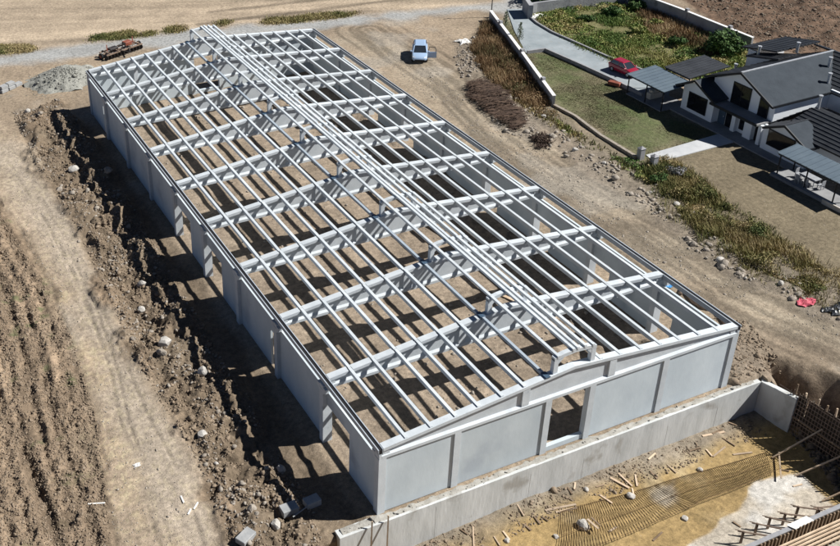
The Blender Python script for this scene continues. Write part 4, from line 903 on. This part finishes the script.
mb.build('hitch', M['blackiron'], cu)
MB().box(.5, 1.6, -.3, .55, .95, 1.45).build('hopper', M['redpaint'], cu, bevel=.05); MB().box(-1.9, -.6, -.2, .6, .95, 1.2).build('toolbox', M['blackiron'], cu, bevel=.04)
for x in (-3.1, 3.1):
    w_ = MB().cyl((x, .3, .42), (1, 0, 0), .42, .22, 18).build('wheel', M['rubber'], cu); MB().cyl((x, .3, .42), (1, 0, 0), .22, .26, 12).build('rim', M['redpaint'], w_)
for x in (-2.2, 2.0): MB().bar((x, .1, .85), (x + .3, .6, 1.6), .12, .3).build('wing_arm', M['redpaint'], cu)

# ------------------------------------------------------------------ cars
def make_car(loc, rz_, paint, name, label, van=False, open_door=False):
    """x forward, hatchback 3.9 m long"""
    car = empty(name, loc, label, 'car', rz=rz_)
    Lc, Wc = 3.9, 1.68; hw = Wc / 2
    roofz = 1.48
    # cross sections: x, half width, floor, belt height
    secs = [(-1.95, .72, .42, .86), (-1.86, .80, .30, .95), (-1.4, .84, .24, .98), (-.6, .84, .22, .96), (.4, .84, .22, .94), (1.0, .83, .24, .90), (1.5, .81, .28, .80), (1.84, .74, .34, .66), (1.95, .62, .42, .56)]
    mb = MB(); n0 = 0; ring = []
    for x, w, f, t in secs:
        ring.append([(x, -w * .92, f), (x, -w, f + (t - f) * .45), (x, -w * .97, t - .06), (x, -w * .86, t), (x, w * .86, t), (x, w * .97, t - .06), (x, w, f + (t - f) * .45), (x, w * .92, f)])
    vs = [q for r_ in ring for q in r_]; fs = []
    for i in range(len(ring) - 1):
        for k in range(8): a = i * 8 + k; c = i * 8 + (k + 1) % 8; fs.append((a, c, c + 8, a + 8))
    fs += [tuple(range(8)), tuple(range((len(ring) - 1) * 8, len(ring) * 8))[::-1]]
    mb.add(vs, fs).build('body', paint, car, bevel=.03, smooth=True)
    # greenhouse: belt ring to roof ring
    xb0, xb1 = -1.82, .98; xr0, xr1 = -1.5 if van else -1.35, .18; wb, wr = .72, .58
    zb = .94
    gl = MB().add([(xb0, -wb, zb), (xb1, -wb, zb - .04), (xb1, wb, zb - .04), (xb0, wb, zb), (xr0, -wr, roofz - .05), (xr1, -wr, roofz - .05), (xr1, wr, roofz - .05), (xr0, wr, roofz - .05)],
                  [(0, 3, 2, 1), (4, 5, 6, 7), (0, 1, 5, 4), (1, 2, 6, 5), (2, 3, 7, 6), (3, 0, 4, 7)])
    gl.build('windows', M['carglass'], car)
    rf = MB().add([(xr0 - .08, -wr - .03, roofz - .055), (xr1 + .06, -wr - .03, roofz - .055), (xr1 + .06, wr + .03, roofz - .055), (xr0 - .08, wr + .03, roofz - .055), (xr0 + .05, -wr + .1, roofz + .02), (xr1 - .12, -wr + .1, roofz + .02), (xr1 - .12, wr - .1, roofz + .02), (xr0 + .05, wr - .1, roofz + .02)],
                  [(0, 3, 2, 1), (4, 5, 6, 7), (0, 1, 5, 4), (1, 2, 6, 5), (2, 3, 7, 6), (3, 0, 4, 7)])
    for s_ in (-1, 1):                                             # pillars
        for xa, xc in ((xb1, xr1 + .03), (-.35, -.42), (xb0, xr0 - .02)):
            rf.bar((xa, s_ * (wb + .005), zb - .03), (xc, s_ * (wr + .012), roofz - .04), .09, .05)
    rf.build('roof', paint, car, bevel=.02)
    for x in (-1.22, 1.22):
        for s_ in (-1, 1):
            w_ = MB().cyl((x, s_ * .74, .3), (0, 1, 0), .3, .2, 18).build('wheel', M['rubber'], car); MB().cyl((x, s_ * .755, .3), (0, 1, 0), .18, .2, 12).build('rim', M['rim'], w_)
    for s_ in (-1, 1):
        MB().slab([(1.9, s_ * .46, .62), (1.74, s_ * .74, .68), (1.62, s_ * .72, .78), (1.8, s_ * .44, .72)], .04).build('headlight', M['lamp'], car)
        MB().box(-1.93, -1.8, s_ * .7 - .08, s_ * .7 + .08, .68, .92).build('tail_light', M['taillamp'], car)
        MB().box(.72, .9, s_ * .92 - .1, s_ * .92 + .1, .92, 1.06).build('mirror', paint, car, bevel=.02)
    MB().box(1.9, 1.97, -.5, .5, .36, .48).build('grille', M['trim_dark'], car); MB().box(-1.99, -1.9, -.24, .24, .52, .64).build('number_plate', M['coping'], car)
    if open_door:
        d = MB().add([(.85, .84, .28), (.78, 1.78, .28), (.78, 1.78, .95), (.85, .84, .95), (.78, .84, .28), (.71, 1.78, .28), (.71, 1.78, .95), (.78, .84, .95)], [(0, 1, 2, 3), (7, 6, 5, 4), (0, 4, 5, 1), (1, 5, 6, 2), (2, 6, 7, 3), (3, 7, 4, 0)]).build('door', paint, car)
        MB().bar((.8, .9, .97), (.5, 1.0, 1.4), .05, .05).bar((.5, 1.0, 1.4), (.55, 1.6, 1.4), .05, .05).bar((.55, 1.6, 1.4), (.74, 1.75, .96), .05, .05).build('window_frame', M['trim_dark'], d)
    return car
p = G(420, 60); q = G(418, 64)
make_car((G(419.5, 57.5).x, G(419.5, 57.5).y, .0 + H_at(G(419.5, 57.5).x, G(419.5, 57.5).y)), math.atan2(-1, -.62), M['carblue'], 'parked_car', 'pale blue hatchback with an open door parked on the bare dirt', True, True).scale = (1.18, 1.18, 1.18)
p = G(624, 73); make_car((p.x, p.y, .04), math.atan2(G(640, 82).y - G(606, 64).y, G(640, 82).x - G(606, 64).x) + .12, M['carred'], 'parked_car', 'crimson red hatchback parked on the driveway beside the carport')

# ------------------------------------------------------------------ white house:  u = metres along the front (towards -y), v = metres back (+x)
HX, HY = 60.14, 37.16
house = empty('white_house', (HX, HY, 0), 'white two storey house with dark slate roofs and metal flues', 'house')
def q3(u, v, z): return (v, -u, z)
def hbox(mb, u0, u1, v0, v1, z0, z1): return mb.box(v0, v1, -u1, -u0, z0, z1)
def hroof(name, pts, mat, ribs=0, rib_axis=None, t=.16, parent=house, ridge=None):
    """sloping roof plane; pts in (u, v, z) with pts[0]-pts[1] the eave and pts[3]-pts[2] the ridge"""
    P_ = [Vector(q3(*p)) for p in pts]; mb = MB().slab(P_, t)
    if ribs:
        e0, e1, r1, r0 = P_[0], P_[1], P_[2], P_[3 if len(P_) > 3 else 2]
        for i in range(ribs + 1):
            f = i / ribs
            if rib_axis == 'h': a_, b_ = e0.lerp(r0, f), e1.lerp(r1, f)
            else: a_, b_ = e0.lerp(e1, f), r0.lerp(r1, f)
            mb.bar(a_ + Vector((0, 0, .02)), b_ + Vector((0, 0, .02)), .08, .06)
    return mb.build(name, M[mat], parent)
wl = MB()
# left wing
wl.slab([q3(-.9, 0, 2.85), q3(1.0, 0, 3.95), q3(3.6, 0, 2.75), q3(3.6, 0, -.2), q3(-.9, 0, -.2)], -.25, (1, 0, 0))
hbox(wl, -.9, -.65, .26, 8.5, -.2, 2.8); hbox(wl, 3.35, 3.6, .26, 8.5, -.2, 2.8)
# ground floor middle and right wing
hbox(wl, 3.61, 10.2, .85, 1.1, -.2, 2.3)
for u0, u1 in ((5.9, 6.4), (7.6, 8.6)): hbox(wl, u0, u1, .35, .848, -.2, 2.3)
hbox(wl, 9.5, 9.9, .2, .55, -.2, 2.3)
wl.slab([q3(10.3, 0, 2.42), q3(13.0, 0, 3.58), q3(15.8, 0, 2.4), q3(15.8, 0, -.2), q3(10.3, 0, -.2)], -.25, (1, 0, 0))
hbox(wl, 10.3, 10.55, .26, 1.14, -.2, 2.4); hbox(wl, 15.55, 15.8, .26, 3, -.2, 2.5); hbox(wl, 15.81, 26, 1.2, 1.45, -.2, 2.7)
# upper gable
wl.slab([q3(1.6, 1.6, 4.35), q3(5.4, 1.6, 6.2), q3(9.85, 1.6, 4.0), q3(9.85, 1.6, 2.3), q3(1.6, 1.6, 2.3)], -.25, (1, 0, 0))
hbox(wl, 9.6, 9.85, 1.86, 14, 2.3, 4.25); hbox(wl, 1.6, 1.85, 1.86, 14, 2.3, 4.4)
hbox(wl, 9.87, 24, 9.2, 9.45, 2.5, 4.6)
hbox(wl, -2.4, -2.1, 10.5, 16, -.2, 4.7); hbox(wl, -2.09, 1.5, 10.5, 10.75, -.2, 4.7)
wl.build('wall', M['white_wall'], house)
# upper dormer return and balcony
hbox(MB(), 3.3, 9.7, -.35, 1.62, 2.3, 2.5).build('balcony_slab', M['slab'], house)
hbox(MB(), 3.3, 9.7, -.42, -.35, 2.26, 2.54).build('balcony_edge', M['trim_dark'], house)
for u0, u1, z0, z1, v in ((4.3, 6.6, 2.52, 4.85, 1.57),):
    f_ = hbox(MB(), u0 - .08, u1 + .08, v - .04, v + .02, z0, z1 + .08).build('window', M['trim_dark'], house)
    hbox(MB(), u0, (u0 + u1) / 2 - .04, v - .06, v - .042, z0 + .08, z1).build('pane', M['glass'], f_); hbox(MB(), (u0 + u1) / 2 + .04, u1, v - .06, v - .042, z0 + .08, z1).build('pane', M['glass'], f_)
f_ = MB().slab([q3(7.9, 1.54, 2.52), q3(9.15, 1.54, 2.52), q3(9.15, 1.54, 4.0), q3(7.9, 1.54, 4.5)], .05, (1, 0, 0)).build('window', M['trim_dark'], house)
MB().slab([q3(8.0, 1.5, 2.6), q3(9.05, 1.5, 2.6), q3(9.05, 1.5, 3.95), q3(8.0, 1.5, 4.35)], .02, (1, 0, 0)).build('pane', M['glass'], f_)
for u0, u1, z0, z1, v in ((.1, 2.6, .6, 2.35, -.02), (11.1, 14.2, .9, 2.5, -.02), (4.85, 5.55, .1, 2.1, .83), (6.7, 7.3, .6, 2.0, .83), (8.8, 9.35, .1, 2.1, .83)):
    f_ = hbox(MB(), u0 - .1, u1 + .1, v - .05, v, z0 - .1, z1 + .1).build('window', M['trim_dark'], house); hbox(MB(), u0, u1, v - .07, v - .052, z0, z1).build('pane', M['glass'], f_)
d_ = hbox(MB(), 3.75, 4.65, .75, .84, 0, 2.2).build('door', M['bracket'], house); hbox(MB(), 4.45, 4.52, .69, .748, 1.0, 1.14).build('handle', M['flue'], d_)
hbox(MB(), -1.2, 16.4, -1.25, .84, -.2, .1).build('terrace', M['slab'], house)
# roofs
hroof('roof', [(-1.5, -.55, 2.75), (-1.5, 8.7, 2.75), (1.0, 8.7, 4.2), (1.0, -.55, 4.2)], 'roof_dark', 12)
hroof('roof', [(3.95, 8.7, 2.82), (3.95, -.55, 2.82), (1.0, -.55, 4.2), (1.0, 8.7, 4.2)], 'roof_slate')
hroof('roof', [(10.05, 9.2, 4.42), (10.05, .85, 4.42), (5.5, .85, 6.5), (5.5, 14, 6.5)], 'roof_slate')
hroof('roof', [(.9, .85, 4.45), (.9, 14, 4.45), (5.5, 14, 6.5), (5.5, .85, 6.5)], 'roof_dark', 14)
MB().bar(q3(5.5, .85, 6.53), q3(5.5, 14, 6.53), .22, .1).build('ridge_cap', M['flue'], house)
hroof('roof', [(10.05, 9.0, 4.4), (25, 9.0, 4.4), (25, 14, 6.5), (5.6, 14, 6.5)], 'roof_dark', 10, 'h')
hroof('roof', [(25, 19, 4.4), (1, 19, 4.4), (3, 14.02, 6.48), (25, 14.02, 6.48)], 'roof_dark', 10, 'h')
hroof('roof', [(-2.9, 10, 4.9), (-2.9, 16.5, 4.9), (1.8, 16.5, 5.9), (1.8, 10, 5.9)], 'roof_dark', 12)
hroof('roof', [(-1.0, 8.6, 4.7), (-1.0, 10.2, 4.7), (3, 12, 5.6), (3, 9.0, 5.6)], 'roof_dark', 6)
# right lower roofs: small front gable and cross ridge
hroof('roof', [(15.95, 3.0, 2.45), (15.95, -.4, 2.45), (13.0, -.4, 3.8), (13.0, 2.6, 3.8)], 'roof_slate')
hroof('roof', [(10.55, -.4, 2.6), (10.3, 2.2, 2.6), (13.0, 3.0, 3.8), (13.0, -.4, 3.8)], 'roof_dark', 9, 'h')
hroof('roof', [(9.9, 8.0, 2.45), (9.9, 1.3, 2.45), (11.8, 4.0, 4.25), (11.8, 4.42, 4.25)], 'roof_dark', 6, 'h')
hroof('roof', [(11.4, .9, 2.66), (27, .9, 2.66), (27, 4.4, 4.25), (11.8, 4.4, 4.25)], 'roof_dark', 8, 'h')
hroof('roof', [(27, 8.4, 2.7), (10.1, 8.4, 2.7), (11.8, 4.42, 4.24), (27, 4.42, 4.24)], 'roof_dark', 8, 'h')
mb = MB()
for a_, b_ in (((-1.55, -.6, 2.68), (1.0, -.6, 4.14)), ((1.0, -.6, 4.14), (4.0, -.6, 2.74)), ((.85, .8, 4.37), (5.5, .8, 6.44)), ((5.5, .8, 6.44), (10.1, .8, 4.34)), ((10.12, .8, 4.32), (10.12, 9.0, 4.32)), ((10.5, -.45, 2.53), (13, -.45, 3.74)), ((13, -.45, 3.74), (16.0, -.45, 2.38)), ((16.02, -.45, 2.37), (16.02, 2.8, 2.37))):
    mb.bar(q3(*a_), q3(*b_), .12, .24)
mb.build('fascia', M['trim_dark'], house)
for u, v, z0, h_ in ((-.2, 9.6, 4.8, 1.0), (2.2, 12.6, 5.4, 1.1), (7.2, 11.6, 5.5, 1.2), (9.0, 9.7, 4.6, 1.3), (11.6, 5.6, 3.6, 1.6), (-1.0, 7.4, 2.7, 1.1)):
    c_ = MB().tube([q3(u, v, z0), q3(u, v, z0 + h_)], .16, 10).build('flue', M['flue'], house); MB().cyl(q3(u, v, z0 + h_ + .08), (0, 0, 1), .22, .1, 10).build('cowl', M['flue'], c_)
def canopy(name, u0, u1, v0, v1, zf, zb, label, mat, posts, ribs=9, cat='canopy'):
    root = empty(name, (HX + (v0 + v1) / 2, HY - (u0 + u1) / 2, 0), label, cat); org = (HX + (v0 + v1) / 2, HY - (u0 + u1) / 2, 0)
    def w3(u, v, z): return (HX + v, HY - u, z)
    mb = MB().slab([w3(u0, v0, zf), w3(u1, v0, zf), w3(u1, v1, zb), w3(u0, v1, zb)], .08)
    for i in range(ribs + 1):
        u = u0 + (u1 - u0) * i / ribs; mb.bar(w3(u, v0, zf + .02), w3(u, v1, zb + .02), .07, .06)
    mb.build('roof_sheet', M[mat], root, org)
    for u, v in posts: MB().bar(w3(u, v, 0), w3(u, v, zf - .09 if v < (v0 + v1) / 2 else zb - .09), .1, .1).build('post', M['trim_dark'], root, org)
    MB().bar(w3(u0 + .1, v0 + .1, zf - .15), w3(u1 - .1, v0 + .1, zf - .15), .1, .14).build('beam', M['trim_dark'], root, org)
    return root
canopy('carport', -6.9, -1.0, -2.7, 1.4, 2.45, 2.75, 'blue grey sheet metal carport beside the red car', 'canopy', [(-6.7, -2.5), (-3.8, -2.5), (-1.2, -2.5), (-6.7, 1.2), (-1.2, 1.1)], cat='carport')
canopy('dark_canopy', -5.6, -1.7, 1.5, 7.4, 3.0, 3.35, 'low dark ribbed shed roof between the carport and the green bush', 'roof_dark', [(-5.4, 1.7), (-5.4, 7.2), (-1.9, 1.7)], 8)
canopy('terrace_canopy', 15.1, 23.2, -3.3, -.7, 2.45, 2.8, 'blue grey terrace canopy on thin posts at the right of the house', 'canopy', [(15.4, -3.1), (18.6, -3.1), (21.8, -3.1), (15.4, -.9), (22.9, -.9)], 12)
o = hbox(MB(), -6.8, -1.2, -2.6, 1.3, -.1, .06); o = MB().add([(HX + x, HY + y, z) for x, y, z in o.v], o.f).build('carport_floor', M['slab']); tag(o, 'grey paved floor under the carport', 'floor', kind='structure')
o = hbox(MB(), 15.0, 24, -3.6, -1.28, -.2, .22); o = MB().add([(HX + x, HY + y, z) for x, y, z in o.v], o.f).build('terrace_plinth', M['slab']); tag(o, 'grey raised plinth under the terrace canopy', 'terrace', kind='structure')  # grey instead of beige: shade under the canopy put into the floor colour
def hw(u, v, z=0): return (HX + v, HY - u, z)
o = MB().box(HX - 3.75, HX - 3.62, HY - 24, HY - 21.2, -.1, .42).build('terrace_kerb', M['beige']); tag(o, 'pale beige kerb at the right end of the terrace by the photo edge', 'kerb')
t_ = empty('garden_table', hw(18.2, -2.0, .22), 'pale garden table under the terrace canopy', 'table')
MB().box(-.5, .5, -.9, .9, .7, .75).build('table_top', M['furn'], t_)
for x in (-.4, .4):
    for y in (-.8, .8): MB().box(x - .03, x + .03, y - .03, y + .03, 0, .698).build('leg', M['furn'], t_)
def chair(u, v, r_, label):
    c = empty('garden_chair', hw(u, v, .22), label, 'chair', 'chairs around the garden table', rz=r_)
    MB().box(-.24, .24, -.24, .24, .42, .46).build('seat', M['furn'], c); MB().box(-.24, .24, .2, .24, .462, .95).build('backrest', M['furn'], c)
    for x in (-.2, .2):
        for y in (-.2, .2): MB().box(x - .025, x + .025, y - .025, y + .025, 0, .418).build('leg', M['furn'], c)
    return c
for u, v, r_, lb in ((17.7, -2.9, PI / 2, 'pale garden chair on the lawn side of the table, the left one'), (18.7, -2.9, PI / 2, 'pale garden chair on the lawn side of the table, the right one'), (16.9, -2.0, 0, 'pale garden chair at the left head of the garden table'), (19.5, -2.0, PI, 'pale garden chair at the right head of the garden table')): chair(u, v, r_, lb)
p = hw(-4.4, -.6, .06)
o = MB().box(p[0] - .9, p[0] + .9, p[1] - .35, p[1] + .35, .06, .8).box(p[0] - .7, p[0] + .6, p[1] - .3, p[1] + .3, .8, 1.1).build('storage_chest', M['beige'], bevel=.05); tag(o, 'pale storage chest under the carport', 'chest')
p = G(614, 85); o = MB().bar((p.x - .3, p.y + .6, .2), (p.x + .3, p.y - .7, .2), .6, .36).bar((p.x - .3, p.y + .6, .42), (p.x + .3, p.y - .7, .42), .68, .06).build('brick_stack', M['redpaint'], bevel=.03); tag(o, 'low stack of red orange bricks on the driveway edge by the carport', 'brick stack')

# ------------------------------------------------------------------ camera, light, world
cd = bpy.data.cameras.new('camera'); co = bpy.data.objects.new('camera', cd); COL.objects.link(co); sc.camera = co
mw = Matrix(((ROT[0][0], ROT[1][0], -ROT[2][0], CAM[0]), (ROT[0][1], ROT[1][1], -ROT[2][1], CAM[1]), (ROT[0][2], ROT[1][2], -ROT[2][2], CAM[2]), (0, 0, 0, 1)))
co.matrix_world = mw
cd.sensor_fit = 'HORIZONTAL'; cd.sensor_width = 36; cd.lens = FOC * 36 / 840
cd.shift_x = (420 - PCX) / 840; cd.shift_y = -(273 - PCY) / 840
cd.clip_start = 1; cd.clip_end = 5000
sund = Vector((.94, -.38, 1)).normalized()
ld = bpy.data.lights.new('sun', 'SUN'); ld.energy = 5; ld.angle = math.radians(.53); ld.color = (1, .98, .94)
lo = bpy.data.objects.new('sun', ld); COL.objects.link(lo); lo.rotation_euler = sund.to_track_quat('Z', 'Y').to_euler(); lo.location = (60, -30, 80)
wd = bpy.data.worlds.new('World'); sc.world = wd; wd.use_nodes = True; nt = wd.node_tree
bg = nt.nodes['Background']; sk = nt.nodes.new('ShaderNodeTexSky'); sk.sky_type = 'NISHITA'; sk.sun_disc = False; sk.altitude = 2500; sk.air_density = .5; sk.dust_density = .1
sk.sun_elevation = math.asin(sund.z); sk.sun_rotation = math.atan2(sund.x, sund.y)
nt.links.new(sk.outputs[0], bg.inputs['Color']); bg.inputs['Strength'].default_value = .05
vs = sc.view_settings; sc.display_settings.display_device = 'sRGB'; vs.view_transform = 'Standard'; vs.look = 'None'; vs.exposure = 0.62; vs.gamma = 1.0; vs.use_curve_mapping = False
